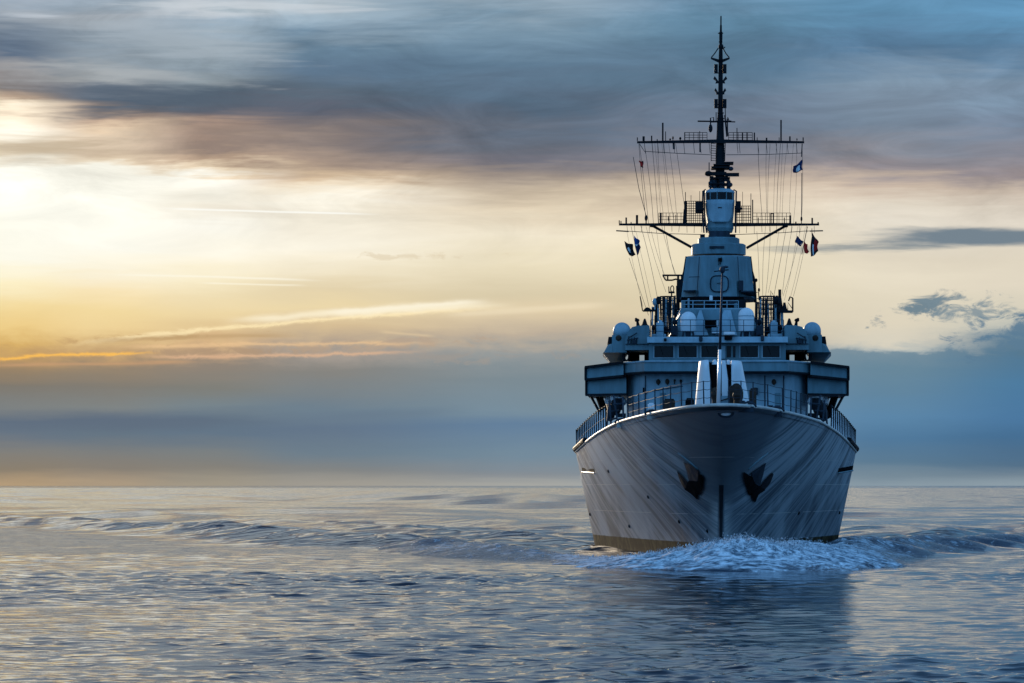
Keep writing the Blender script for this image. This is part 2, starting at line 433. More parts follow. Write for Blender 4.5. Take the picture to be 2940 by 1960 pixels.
# sea water
m_sea, nt, b = new_mat('sea_water')
b.inputs['Base Color'].default_value = (0.0015, 0.007, 0.015, 1)
b.inputs['Roughness'].default_value = 0.05
b.inputs['IOR'].default_value = 1.333
t = N(nt, 'ShaderNodeTexCoord')
mp = N(nt, 'ShaderNodeMapping')
mp.inputs['Scale'].default_value = (0.45, 1.0, 1.0)
link(nt, t.outputs['Object'], mp.inputs[0])
r1 = NOISE(nt, mp.outputs[0], 1.1, 5, 0.55, 0.4)
mp2 = N(nt, 'ShaderNodeMapping')
mp2.inputs['Scale'].default_value = (0.35, 1.0, 1.0)
mp2.inputs['Rotation'].default_value = (0, 0, 0.35)
link(nt, t.outputs['Object'], mp2.inputs[0])
r2 = NOISE(nt, mp2.outputs[0], 0.28, 4, 0.5, 0.3)
at = N(nt, 'ShaderNodeAttribute', attribute_name='distance_weight')
chop = N(nt, 'ShaderNodeAttribute', attribute_name='chop')
mp3 = N(nt, 'ShaderNodeMapping')
mp3.inputs['Scale'].default_value = (0.6, 1.0, 1.0)
link(nt, t.outputs['Object'], mp3.inputs[0])
r3 = NOISE(nt, mp3.outputs[0], 0.11, 5, 0.6, 0.3)
h = M(nt, 'ADD', M(nt, 'MULTIPLY', r1, M(nt, 'MULTIPLY_ADD', chop.outputs['Fac'], 0.05, 0.045)), M(nt, 'MULTIPLY', r2, M(nt, 'MULTIPLY_ADD', chop.outputs['Fac'], 0.30, 0.085)))
mp4 = N(nt, 'ShaderNodeMapping')
mp4.inputs['Scale'].default_value = (0.8, 1.0, 1.0)
link(nt, t.outputs['Object'], mp4.inputs[0])
r4 = NOISE(nt, mp4.outputs[0], 0.022, 4, 0.6, 0.3)
mp7 = N(nt, 'ShaderNodeMapping')
mp7.inputs['Scale'].default_value = (0.42, 1.0, 1.0)
mp7.inputs['Rotation'].default_value = (0, 0, -0.12)
link(nt, t.outputs['Object'], mp7.inputs[0])
r5 = NOISE(nt, mp7.outputs[0], 0.42, 3, 0.5, 0.6)
rid = M(nt, 'POWER', M(nt, 'SUBTRACT', 1.0, M(nt, 'ABSOLUTE', M(nt, 'MULTIPLY_ADD', r5, 4.0, -2.0)), clamp=True), 2.5)
h = M(nt, 'ADD', h, M(nt, 'MULTIPLY', rid, M(nt, 'MULTIPLY_ADD', chop.outputs['Fac'], 0.16, 0.065)))
h = M(nt, 'ADD', h, M(nt, 'MULTIPLY', M(nt, 'ADD', M(nt, 'MULTIPLY', r3, 0.10), M(nt, 'MULTIPLY', r4, 0.30)), at.outputs['Fac']))
bp = N(nt, 'ShaderNodeBump')
bp.inputs['Strength'].default_value = 0.8
bp.inputs['Distance'].default_value = 1.0
link(nt, h, bp.inputs['Height'])
link(nt, bp.outputs[0], b.inputs['Normal'])

# foam
m_foam, nt, b = new_mat('foam_water')
t = N(nt, 'ShaderNodeTexCoord')
at = N(nt, 'ShaderNodeAttribute', attribute_name='foam')
arc = N(nt, 'ShaderNodeAttribute', attribute_name='arc')
acr = N(nt, 'ShaderNodeAttribute', attribute_name='across')
fvec = XYZ(nt, arc.outputs['Fac'], M(nt, 'MULTIPLY', acr.outputs['Fac'], 0.9), 0.0)
f1 = NOISE(nt, fvec, 1.0, 8, 0.70, 0.6)
fvec2 = XYZ(nt, arc.outputs['Fac'], M(nt, 'MULTIPLY', acr.outputs['Fac'], 0.35), 3.0)
f2 = NOISE(nt, fvec2, 4.5, 5, 0.7, 0.3)
cov = M(nt, 'ADD', at.outputs['Fac'], M(nt, 'MULTIPLY', M(nt, 'SUBTRACT', M(nt, 'ADD', M(nt, 'MULTIPLY', f1, 0.7), M(nt, 'MULTIPLY', f2, 0.3)), 0.5), 2.4))
cov = MR(nt, cov, 0.38, 0.78)
c = MIX(nt, cov, (0.008, 0.026, 0.05, 1), MIX(nt, MR(nt, f2, 0.35, 0.65), (0.09, 0.13, 0.17, 1), (0.80, 0.84, 0.88, 1)))
link(nt, c, b.inputs['Base Color'])
link(nt, MR(nt, cov, 0, 1, 0.10, 0.75), b.inputs['Roughness'])
b.inputs['IOR'].default_value = 1.333
bp = N(nt, 'ShaderNodeBump')
bp.inputs['Strength'].default_value = 0.9
bp.inputs['Distance'].default_value = 0.22
link(nt, M(nt, 'ADD', f1, M(nt, 'MULTIPLY', f2, 0.35)), bp.inputs['Height'])
link(nt, bp.outputs[0], b.inputs['Normal'])


# ------------------------------------------------------------------ mesh builder
class MB:
    def __init__(self):
        self.v, self.f, self.m = [], [], []

    def add(self, vs, fs, mi=0):
        o = len(self.v)
        self.v += [tuple(x) for x in vs]
        self.f += [tuple(i + o for i in f) for f in fs]
        self.m += [mi] * len(fs)
        return self

    def hexa(self, p, mi=0):
        """8 points: front ring 0-3 (counter-clockwise), back ring 4-7"""
        return self.add(p, [(0, 1, 2, 3), (7, 6, 5, 4), (0, 4, 5, 1), (1, 5, 6, 2), (2, 6, 7, 3), (3, 7, 4, 0)], mi)

    def box(self, x0, x1, a0, a1, z0, z1, mi=0):
        return self.hexa([(x0, a0, z0), (x1, a0, z0), (x1, a0, z1), (x0, a0, z1),
                          (x0, a1, z0), (x1, a1, z0), (x1, a1, z1), (x0, a1, z1)], mi)

    def bpx(self, x0, y0, x1, y1, a0, a1, mi=0):
        """box whose front face stands at depth a0; y0 upper edge"""
        return self.box(LX(x0, a0), LX(x1, a0), a0, a1, Z(y1, a0), Z(y0, a0), mi)

    def prism(self, pts, a0, a1, mi=0):
        """outline in (x, z) carried from a0 to a1"""
        n = len(pts)
        vs = [(x, a0, z) for x, z in pts] + [(x, a1, z) for x, z in pts]
        fs = [tuple(range(n)), tuple(range(2 * n - 1, n - 1, -1))]
        fs += [(i, i + n, (i + 1) % n + n, (i + 1) % n) for i in range(n)]
        return self.add(vs, fs, mi)

    def ppx(self, pts, a0, a1, mi=0):
        return self.prism([(LX(x, a0), Z(y, a0)) for x, y in pts], a0, a1, mi)

    def plan(self, pts, z0, z1, mi=0, top=None):
        """outline in (x, a) carried from z0 to z1"""
        n = len(pts)
        top = top or pts
        vs = [(x, a, z0) for x, a in pts] + [(x, a, z1) for x, a in top]
        fs = [tuple(range(n - 1, -1, -1)), tuple(range(n, 2 * n))]
        fs += [(i, (i + 1) % n, (i + 1) % n + n, i + n) for i in range(n)]
        return self.add(vs, fs, mi)

    def tube(self, pts, r, seg=6, mi=0, r1=None, closed=False):
        pts = [Vector(p) for p in pts]
        n = len(pts)
        vs, fs = [], []
        for i, p in enumerate(pts):
            if closed:
                d = pts[(i + 1) % n] - pts[i - 1]
            else:
                d = pts[min(i + 1, n - 1)] - pts[max(i - 1, 0)]
            d = d.normalized() if d.length > 1e-9 else Vector((0, 0, 1))
            u = d.cross(Vector((0, 0, 1))) if abs(d.z) < 0.95 else d.cross(Vector((0, 1, 0)))
            u.normalize()
            w = d.cross(u)
            rr = r if r1 is None else r + (r1 - r) * i / (n - 1)
            for k in range(seg):
                t = 2 * math.pi * k / seg
                vs.append(p + u * (rr * math.cos(t)) + w * (rr * math.sin(t)))
        m = n if closed else n - 1
        for i in range(m):
            for k in range(seg):
                a_, b_ = i * seg + k, i * seg + (k + 1) % seg
                c_, d_ = ((i + 1) % n) * seg + (k + 1) % seg, ((i + 1) % n) * seg + k
                fs.append((a_, b_, c_, d_))
        if not closed:
            fs.append(tuple(range(seg - 1, -1, -1)))
            fs.append(tuple((n - 1) * seg + k for k in range(seg)))
        return self.add(vs, fs, mi)

    def lathe(self, c, prof, seg=24, mi=0, ysc=1.0):
        """prof: (radius, z) pairs round a vertical axis at c=(x,a)"""
        vs, fs = [], []
        for r, z in prof:
            for k in range(seg):
                t = 2 * math.pi * k / seg
                vs.append((c[0] + r * math.cos(t), c[1] + r * math.sin(t) * ysc, z))
        for i in range(len(prof) - 1):
            for k in range(seg):
                fs.append((i * seg + k, i * seg + (k + 1) % seg, (i + 1) * seg + (k + 1) % seg, (i + 1) * seg + k))
        fs.append(tuple(range(seg - 1, -1, -1)))
        fs.append(tuple((len(prof) - 1) * seg + k for k in range(seg)))
        return self.add(vs, fs, mi)

    def ball(self, c, rx, ry, rz, mi=0, seg=12, rings=7):
        vs, fs = [], []
        for i in range(rings + 1):
            ph = math.pi * i / rings - math.pi / 2
            for k in range(seg):
                t = 2 * math.pi * k / seg
                q = max(math.cos(ph), 0.001)
                vs.append((c[0] + rx * q * math.cos(t), c[1] + ry * q * math.sin(t), c[2] + rz * math.sin(ph)))
        for i in range(rings):
            for k in range(seg):
                fs.append((i * seg + k, i * seg + (k + 1) % seg, (i + 1) * seg + (k + 1) % seg, (i + 1) * seg + k))
        fs.append(tuple(range(seg - 1, -1, -1)))
        fs.append(tuple(rings * seg + k for k in range(seg)))
        return self.add(vs, fs, mi)

    def build(self, name, mats, parent=None, smooth=False, bevel=0.0, normals=True):
        me = bpy.data.meshes.new(name)
        me.from_pydata(self.v, [], self.f)
        if not isinstance(mats, (list, tuple)):
            mats = [mats]
        for m in mats:
            me.materials.append(m)
        if len(mats) > 1:
            me.polygons.foreach_set('material_index', self.m)
        if normals:
            import bmesh
            bm = bmesh.new()
            bm.from_mesh(me)
            bmesh.ops.recalc_face_normals(bm, faces=bm.faces)
            bm.to_mesh(me)
            bm.free()
        if smooth:
            me.polygons.foreach_set('use_smooth', [True] * len(me.polygons))
        me.update()
        o = bpy.data.objects.new(name, me)
        COL.objects.link(o)
        if parent is not None:
            o.parent = parent
        if bevel:
            b = o.modifiers.new('edge', 'BEVEL')
            b.width = bevel
            b.segments = 2
            b.limit_method = 'ANGLE'
        return o


def tag(o, label=None, cat=None, group=None, kind=None):
    for k, v in (('label', label), ('category', cat), ('group', group), ('kind', kind)):
        if v:
            o[k] = v
    return o


def empty(name, loc, parent=None):
    o = bpy.data.objects.new(name, None)
    COL.objects.link(o)
    o.location = loc
    o.empty_display_size = 0.5
    if parent is not None:
        o.parent = parent
    return o


# ------------------------------------------------------------------ the warship
ship = empty('warship', (BX, BY, 0))
ship.rotation_euler = (0, 0, -PHI)
tag(ship, 'large grey warship with a flared bow steaming straight towards the viewer', 'warship')

BEAM_A = 70.0
ZD = [(0, 11.2), (4, 11.12), (11, 10.92), (30, 10.5), (46, 9.83), (58, 9.2), (70, 8.5), (85, 8.15), (150, 8.0)]


def zdeck(a):
    for (a0, z0), (a1, z1) in zip(ZD[:-1], ZD[1:]):
        if a <= a1:
            return z0 + (z1 - z0) * max(0, (a - a0)) / (a1 - a0)
    return ZD[-1][1]


# smooth the sheer line
_zs = [zdeck(i * 0.5) for i in range(0, 321)]
for _ in range(40):
    _zs = [_zs[0]] + [(_zs[i - 1] + 2 * _zs[i] + _zs[i + 1]) / 4 for i in range(1, 320)] + [_zs[-1]]


def zdeck(a):
    t = min(max(a, 0) * 2, 319.99)
    i = int(t)
    return _zs[i] + (_zs[i + 1] - _zs[i]) * (t - i)


def a_stem(s):
    s = max(s, 0.0)
    return 17.0 * (1 - s ** 2.4) if s < 1 else 0.0


def hull_b(s):
    return 10.75 + 1.75 * max(s, -0.3) ** 1 if s > 0 else 10.75 + 0.6 * s


def hull_q(s):
    s = min(max(s, 0), 1)
    return 0.80 - 0.26 * (s * s * (3 - 2 * s)) ** 0.7


def half_breadth(a, z):
    s = z / zdeck(a)
    st = a_stem(s)
    if a <= st:
        return 0.0
    t = (a - st) / (BEAM_A - st)
    if t <= 1:
        return hull_b(s) * t ** hull_q(s)
    return hull_b(s) * (1 - 0.14 * min(1, (a - BEAM_A) / 85) ** 1.5)


def hull_hit(px, py):
    a = 0.05
    while a < 90:
        lx = LX(px, a)
        z = CAM_H + (HZ - py) / F * DIST(lx, a)
        if z <= zdeck(a) and half_breadth(a, z) >= abs(lx):
            return Vector((lx, a, z))
        a += 0.05
    return P(px, py, 60)


def make_hull():
    mb = MB()
    S = [-0.28, -0.18, -0.08] + [i / 30 for i in range(0, 31)]
    Tt = [(i / 70) ** 2.0 for i in range(71)]
    A2 = [76, 84, 94, 106, 120, 135, 150]
    for side in (-1, 1):
        vs, fs = [], []
        nt_ = len(Tt) + len(A2)
        for s in S:
            st = a_stem(s)
            for t in Tt:
                a = st + t * (BEAM_A - st)
                vs.append((side * hull_b(s) * (t ** hull_q(s)), a, s * zdeck(a)))
            for a in A2:
                vs.append((side * hull_b(s) * (1 - 0.14 * ((a - BEAM_A) / 85) ** 1.5), a, s * zdeck(a)))
        for i in range(len(S) - 1):
            for j in range(nt_ - 1):
                k = i * nt_ + j
                fs.append((k, k + 1, k + nt_ + 1, k + nt_) if side > 0 else (k, k + nt_, k + nt_ + 1, k + 1))
        mb.add(vs, fs)
    n = len(S) * nt_
    L = [i * nt_ + nt_ - 1 for i in range(len(S))]
    for i in range(len(S) - 1):      # transom
        mb.f.append((L[i], L[i + 1], L[i + 1] + n, L[i] + n))
        mb.m.append(0)
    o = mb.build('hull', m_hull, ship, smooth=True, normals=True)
    return o


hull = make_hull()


def edge(a, side, inset=0.0):
    return Vector((side * max(0.0, half_breadth(a, zdeck(a) * 0.9999) - inset), a, zdeck(a)))


# deck plating a little below the bulwark rim
mb = MB()
As = [0.4 + (i / 50) ** 1.6 * 149 for i in range(51)]
vs = []
for a in As:
    e = edge(a, 1, 0.12)
    vs += [(-e.x, a, e.z - 0.35), (e.x, a, e.z - 0.35)]
mb.add(vs, [(2 * i, 2 * i + 1, 2 * i + 3, 2 * i + 2) for i in range(50)])
mb.build('deck', m_deck, ship)

# rounded gunwale bar along the rim, round the stem
pts = [edge((i / 60) ** 2 * 78, -1) for i in range(60, -1, -1)] + [edge((i / 60) ** 2 * 78, 1) for i in range(1, 61)]
MB().tube([p + Vector((0, -0.03, 0.02)) for p in pts], 0.12, 8).build('gunwale', m_pale, ship, smooth=True)


def conform(pts, front, back, name, mat, parent):
    """plate that lies against the hull plating, thick enough to stand off it"""
    hits = [hull_hit(x, y) for x, y in pts]
    n = len(hits)
    vs = [h + Vector((0, -front, 0)) for h in hits] + [h + Vector((0, back, 0)) for h in hits]
    c0 = sum(vs[:n], Vector()) / n + Vector((0, -front * 0.35, 0))
    vs.append(c0)
    fs = [(i, (i + 1) % n, 2 * n) for i in range(n)]
    fs += [(i, i + n, (i + 1) % n + n, (i + 1) % n) for i in range(n)]
    return MB().add(vs, fs).build(name, mat, parent)


# anchors housed at the hawse pipes
for shank, f1, f2, crown in (
    ([(1962, 1326), (1982, 1334), (2004, 1352), (2005, 1390), (1980, 1390), (1971, 1352)],
     [(1943, 1352), (1958, 1366), (1974, 1384), (1974, 1410), (1966, 1405), (1952, 1380)],
     [(2006, 1362), (2014, 1362), (2020, 1374), (2015, 1403), (2007, 1421), (1999, 1385)],
     [(1965, 1405), (1977, 1380), (2010, 1380), (2018, 1400), (2007, 1420), (2001, 1418), (2000, 1433), (1982, 1416)]),
    ([(2157, 1358), (2176, 1344), (2199, 1329), (2190, 1366), (2181, 1396), (2166, 1388)],
     [(2188, 1388), (2203, 1372), (2217, 1357), (2221, 1362), (2211, 1387), (2194, 1408), (2184, 1400)],
     [(2136, 1355), (2148, 1362), (2164, 1376), (2183, 1398), (2160, 1418), (2152, 1422), (2145, 1400), (2137, 1378)],
     [(2158, 1418), (2183, 1396), (2197, 1407), (2178, 1419), (2169, 1441), (2162, 1433)])):
    cpt = hull_hit(sum(p[0] for p in crown) / len(crown), sum(p[1] for p in crown) / len(crown))
    an = conform(crown, 0.62, 0.1, 'anchor', m_iron, ship)
    conform(shank, 0.48, 0.1, 'shank', m_steel, an)
    conform(f1, 0.55, 0.1, 'fluke', m_dark, an)
    conform(f2, 0.5, 0.1, 'fluke', m_iron, an)
    # lip of the hawse pipe above the anchor
    sx = 1 if shank[0][0] > 2076 else -1
    top = [(2076 + sx * 128, 1300), (2076 + sx * 112, 1312), (2076 + sx * 92, 1328), (2076 + sx * 72, 1346)]
    MB().tube([hull_hit(x, y) + Vector((0, -0.02, 0)) for x, y in top], 0.09, 8).build('hawse_bolster', m_super, an, smooth=True)

# dark bar down the cutwater
mb = MB()
n_ = 26
ring = []
for i in range(n_ + 1):
    s = 0.56 * i / n_ - 0.05
    w_ = 0.13 + 0.10 * max(0, s / 0.57) ** 2
    z = s * zdeck(a_stem(s))
    ring.append([(-w_, a_stem(s) + .35, z), (-w_ * .8, a_stem(s) - .10, z), (w_ * .8, a_stem(s) - .10, z), (w_, a_stem(s) + .35, z)])
mb.add([v for r in ring for v in r], [(i * 4 + k, i * 4 + k + 1, i * 4 + k + 5, i * 4 + k + 4) for i in range(n_) for k in range(3)])
mb.build('stem_bar', m_stem, ship)

# dark mooring recesses far out on both sides
for pts in ([(1670, 1342), (1706, 1346), (1707, 1356), (1671, 1353)], [(2408, 1344), (2450, 1336), (2448, 1349), (2406, 1356)]):
    r = conform(pts, 0.16, 0.3, 'mooring_recess', m_iron, ship)
    hits = [hull_hit(x, y) for x, y in (pts[3], pts[2])]
    MB().tube([hits[0] + Vector((0, -0.12, -0.05)), hits[1] + Vector((0, -0.12, -0.05))], 0.07, 6).build('sill', m_super, r)
# small overboard discharges and scuttles in the plating
for x, y in ((1748, 1352), (1862, 1426), (1951, 1497), (2032, 1524), (1808, 1510), (2292, 1472), (2409, 1471), (1695, 1476)):
    h = hull_hit(x, y)
    MB().ball(h, 0.13, 0.10, 0.16, seg=8, rings=5).build('scuttle', m_iron, ship)

# bull ring through the stem head
h = hull_hit(2084, 1187)
ringc = h + Vector((0, -0.02, 0))
ring = [ringc + Vector((0.52 * math.cos(t), -0.02, 0.24 * math.sin(t))) for t in [2 * math.pi * i / 20 for i in range(20)]]
br = MB().tube(ring, 0.075, 8, closed=True).build('bull_ring', m_steel, ship, smooth=True)
MB().ball(ringc + Vector((0.0, 0.02, -0.03)), 0.36, 0.10, 0.15, seg=14).build('liner', m_white, br, smooth=True)


# ------------------------------------------------------------------ deck railing
def railing(side, a_list, h, name='railing', mid=3, lean=0.0):
    base = [edge(a, side, 0.10) for a in a_list]
    mb = MB()
    r = empty(name, (0, 0, 0), ship)
    for k in range(1, mid + 1):
        pts = []
        for i, b_ in enumerate(base):
            pts.append(b_ + Vector((0, 0, h * k / mid)))
            if i < len(base) - 1:
                q = (base[i] + base[i + 1]) / 2
                pts.append(q + Vector((0, 0, h * k / mid - 0.05)))
        mb.tube(pts, 0.022, 5)
    mb.build('guard_wire', m_steel, r)
    for b_ in base:
        MB().tube([b_, b_ + Vector((random.uniform(-.05, .05) + lean, 0, h + 0.03))], 0.055, 6, r1=0.04).build('stanchion', m_steel, r)
    return r


def a_at(px, side):
    best, ba = 1e9, 0
    a = 0.2
    while a < 72:
        e = edge(a, side)
        d = abs(LX(px, a) - e.x)
        if d < best:
            best, ba = d, a
        a += 0.1
    return ba


railing(-1, [a_at(x, -1) for x in (2036, 2017, 1982, 1953, 1921, 1900, 1878, 1848, 1831, 1814, 1800)], 1.75)
railing(1, [a_at(x, 1) for x in (2098, 2131, 2165, 2209, 2251, 2274, 2289, 2303, 2319)], 1.75)
# closely set stanchions with rolled canvas between them, further aft where the side bends round
for side, aa in ((-1, 40.0), (1, 40.0)):
    r = empty('bulwark_screen', (0, 0, 0), ship)
    al = [aa + i * 2.0 for i in range(17)]
    mb = MB()
    for k in (0.5, 1.0):
        mb.tube([edge(a, side, 0.1) + Vector((0, 0, 1.95 * k)) for a in al], 0.035, 5)
    mb.build('guard_rail', m_steel, r)
    for i, a in enumerate(al):
        e = edge(a, side, 0.1)
        MB().tube([e + Vector((0, 0, -0.1)), e + Vector((side * 0.05, 0, 2.0))], 0.055, 6).build('stanchion', m_dark, r)
        if i < 15:
            e2 = edge(a + 1.0, side, 0.12)
            MB().tube([e2 + Vector((0, 0, 0.0)), e2 + Vector((0, 0, 1.75))], 0.075, 6).build('canvas_roll', m_white, r)
    # fender baulk at the widest place
    pts = [edge(a, side, -0.06) + Vector((0, 0, 0.25)) for a in (58, 62, 66, 70, 74)]
    MB().tube(pts, 0.24, 8).build('fender', m_dark, r)

# ------------------------------------------------------------------ fittings on the forecastle
for px, py in ((1775, 1219), (1862, 1190), (2160, 1163), (2240, 1180)):
    side = -1 if px < 2076 else 1
    a = a_at(px, side)
    e = edge(a, side, 0.45)
    mb = MB()
    for dxx in (-0.32, 0.32):
        mb.tube([e + Vector((dxx * 0.9, dxx, -0.1)), e + Vector((dxx * 0.9, dxx, 0.34))], 0.16, 10)
        mb.tube([e + Vector((dxx * 0.9, dxx, 0.34)), e + Vector((dxx * 0.9, dxx, 0.42))], 0.21, 10)
    mb.box(e.x - .55, e.x + .55, e.y - .5, e.y + .5, e.z - .4, e.z - .02)
    mb.build('mooring_bitt', m_pale if side < 0 else m_steel, ship)
    arc = [e + Vector((side * (0.15 - 0.55 * math.cos(t)), -0.55, -0.05 + 0.34 * math.sin(t))) for t in [math.pi * i / 8 for i in range(9)]]
    MB().tube(arc, 0.09, 6).build('fairlead', m_steel, ship)
# capstans, breakwater and stowage behind the rim
for px, w, hpx, a in ((2052, 30, 52, 9.0), (2116, 36, 62, 9.5)):
    c_ = P(px, 1170, a)
    s_ = PXM(a)
    zb = zdeck(a) - 0.35
    mb = MB().lathe((c_.x, a), [(w * .5 * s_, zb), (w * .42 * s_, zb + .45), (w * .26 * s_, zb + .8), (w * .26 * s_, zb + 1.15), (w * .38 * s_, zb + 1.5), (w * .30 * s_, zb + 1.7)], 14)
    mb.build('capstan', m_rust, ship, smooth=False)
a = 14.0
mb = MB().plan([(LX(1990, a), a + 3), (LX(2076, a), a), (LX(2165, a), a + 3), (LX(2165, a), a + 3.15), (LX(2076, a), a + .15), (LX(1990, a), a + 3.15)], zdeck(a) - .5, zdeck(a) + .35)
mb.build('breakwater', m_super, ship)
for x0, y0, x1, y1, mt in ((1905, 1148, 1938, 1175, m_rust), (1968, 1146, 1993, 1164, m_iron), (2152, 1118, 2172, 1140, m_rust), (1860, 1160, 1880, 1186, m_white)):
    a = 22.0 if x0 > 1890 else 30
    mb = MB().bpx(x0, y0, x1, y1 + 30, a, a + 1.6)
    mb.bpx(x0 + 3, y0 - 4, x1 - 3, y0, a + 0.2, a + 1.2)
    mb.build('deck_locker', mt, ship, bevel=0.06)

# jackstaff at the stem head
jb = P(2062, 1166, 2.2)
jt = P(2074, 778, 2.2)
js = MB().tube([jb + Vector((0, 0, -0.3)), jb.lerp(jt, 0.42)], 0.15, 8, r1=0.11).build('jackstaff', m_white, ship, smooth=True)
MB().tube([jb.lerp(jt, 0.42), jt], 0.10, 8, r1=0.065).build('topmast', m_steel, js, smooth=True)
mb = MB().tube([P(2050, 779, 2.2), P(2092, 774, 2.2)], 0.05, 6)
mb.tube([P(2070, 775, 2.2), P(2071, 768, 2.0), P(2086, 766, 2.0)], 0.06, 6)
mb.ball(P(2083, 766, 2.1), 0.22, 0.15, 0.10)
mb.ball(P(2074, 774, 2.1), 0.20, 0.20, 0.26)
mb.build('lamp_bracket', m_steel, js)
MB().tube([P(2074, 800, 2.2), P(2068, 960, 2.6), P(2070, 1130, 3.0)], 0.015, 4).build('halyard', m_rope, js)

# ------------------------------------------------------------------ missile launcher on the forecastle
LA = 27.0
zb = zdeck(LA) - 0.35
sl_ = PXM(LA)


def zz(py, a=LA):
    return Z(py, a)


launcher = MB()
launcher.lathe((LX(2077, LA), LA + 1.6), [(2.35, zb), (2.35, zb + .3), (1.95, zb + .5), (1.7, zb + 1.3), (1.2, zb + 1.5)], 28)
launcher.box(LX(2040, LA), LX(2114, LA), LA + 0.5, LA + 2.6, zb + 1.3, zb + 2.3)
launcher = launcher.build('missile_launcher', m_super_pale, ship)


def shield(x_in_t, x_out_t, x_in_b, x_out_b, ytop_in, ytop_out, sgn):
    """tall curved shield: rounded outer side, flat inner side, leaning inwards"""
    mb = MB()
    rows = []
    nz, nr = 14, 9
    for i in range(nz + 1):
        f = i / nz
        yb = 1196
        xi = LX(x_in_b + (x_in_t - x_in_b) * f, LA)
        xo = LX(x_out_b + (x_out_t - x_out_b) * f ** 1.25, LA)
        ring = []
        zt_i, zt_o = zz(ytop_in), zz(ytop_out)
        for k in range(nr):
            u = k / (nr - 1)
            x = xi + (xo - xi) * u
            bul = 1.25 * (1 - u ** 3.2) + 0.1
            zt = zt_i + (zt_o - zt_i) * u ** 3
            z = zb + (zt - zb) * f
            tip = 1.0 if f < 0.93 else 1 - 0.35 * ((f - 0.93) / 0.07) ** 2
            ring.append((x, LA + 1.5 - bul * tip, z))
        for k in range(nr - 1, -1, -1):
            u = k / (nr - 1)
            x = xi + (xo - xi) * u
            zt = zt_i + (zt_o - zt_i) * u ** 3
            ring.append((x, LA + 3.2 - 0.9 * u ** 3, zb + (zt - zb) * f))
        rows.append(ring)
    m_ = len(rows[0])
    vs = [v for r in rows for v in r]
    fs = []
    for i in range(nz):
        for k in range(m_):
            fs.append((i * m_ + k, i * m_ + (k + 1) % m_, (i + 1) * m_ + (k + 1) % m_, (i + 1) * m_ + k))
    fs.append(tuple(range(m_ - 1, -1, -1)))
    fs.append(tuple(nz * m_ + k for k in range(m_)))
    mb.add(vs, fs)
    o = mb.build('side_shield', m_white, launcher, smooth=True, bevel=0)
    md = o.modifiers.new('edge', 'EDGE_SPLIT')
    md.split_angle = math.radians(50)
    return o


shield(2034, 2007, 2050, 1992, 1032, 1037, -1)
shield(2100, 2130, 2101, 2160, 1033, 1036, 1)
# centre guide arms
MB().bpx(2036, 1040, 2101, 1160, LA + 2.9, LA + 3.3).build('dark_backing', m_iron, launcher)  # dark sheet added behind the arms, stands in for shade in the gaps
MB().ppx([(2058, 1046), (2067, 1042), (2072, 1196), (2060, 1196)], LA + 0.7, LA + 2.8).build('guide_arm', m_white, launcher, bevel=0.06)
MB().ppx([(2072, 1034), (2083, 1034), (2092, 1100), (2092, 1196), (2072, 1196)], LA + 0.6, LA + 2.8).build('guide_arm', m_white, launcher, bevel=0.06)
# missiles standing on the rails: dark body, white nose
for px, ytop, ysh, r in ((2052.5, 1030, 1045, 0.235), (2092, 1031, 1045, 0.20)):
    x = LX(px, LA)
    mb = MB()
    mb.lathe((x, LA + 1.2), [(r, zb + 1.2), (r, zz(ysh)), (r * 0.98, zz(ysh) + .01)], 18, 0)
    mb.lathe((x, LA + 1.2), [(r * .99, zz(ysh)), (r * .9, zz(ysh - 4)), (r * .66, zz(ysh - 9)), (r * .36, zz(ytop + 1)), (0.03, zz(ytop))], 18, 1)
    for t in range(4):
        an_ = math.pi / 4 + t * math.pi / 2
        cx_, cy_ = math.cos(an_), math.sin(an_)
        mb.add([(x + cx_ * r, LA + 1.2 + cy_ * r, zb + 1.3), (x + cx_ * (r + .28), LA + 1.2 + cy_ * (r + .28), zb + 1.3),
                (x + cx_ * (r + .22), LA + 1.2 + cy_ * (r + .22), zb + 2.0), (x + cx_ * r, LA + 1.2 + cy_ * r, zb + 2.3)], [(0, 1, 2, 3)], 0)
    mb.build('missile', [m_iron, m_white], launcher, smooth=False)
# dark training gear below the missiles
mb = MB().ball((LX(2053, LA), LA + 0.7, zz(1138)), 0.55, 0.5, 0.75)
mb.ball((LX(2112, LA), LA + 0.4, zz(1132)), 0.62, 0.6, 0.95)
mb.box(LX(2094, LA), LX(2130, LA), LA + .2, LA + 1.2, zz(1165), zz(1140))
mb.tube([(LX(2052, LA), LA + .3, zz(1120)), (LX(2070, LA), LA + .2, zz(1150)), (LX(2096, LA), LA + .2, zz(1142))], 0.07, 6)
mb.build('training_gear', m_rust, launcher, smooth=False)

# ------------------------------------------------------------------ deckhouse under the bridge
DA = 58.0
dh_top = Z(1068, 56)
pl = [(LX(1849, DA), DA), (LX(2272, DA), DA), (LX(2320, 63), 63), (LX(2320, 63) - .3, 104), (LX(1799, 63) + .3, 104), (LX(1799, 63), 63)]
deckhouse = MB().plan(pl, zdeck(63) - 1.2, dh_top).build('deckhouse', m_super_pale, ship)
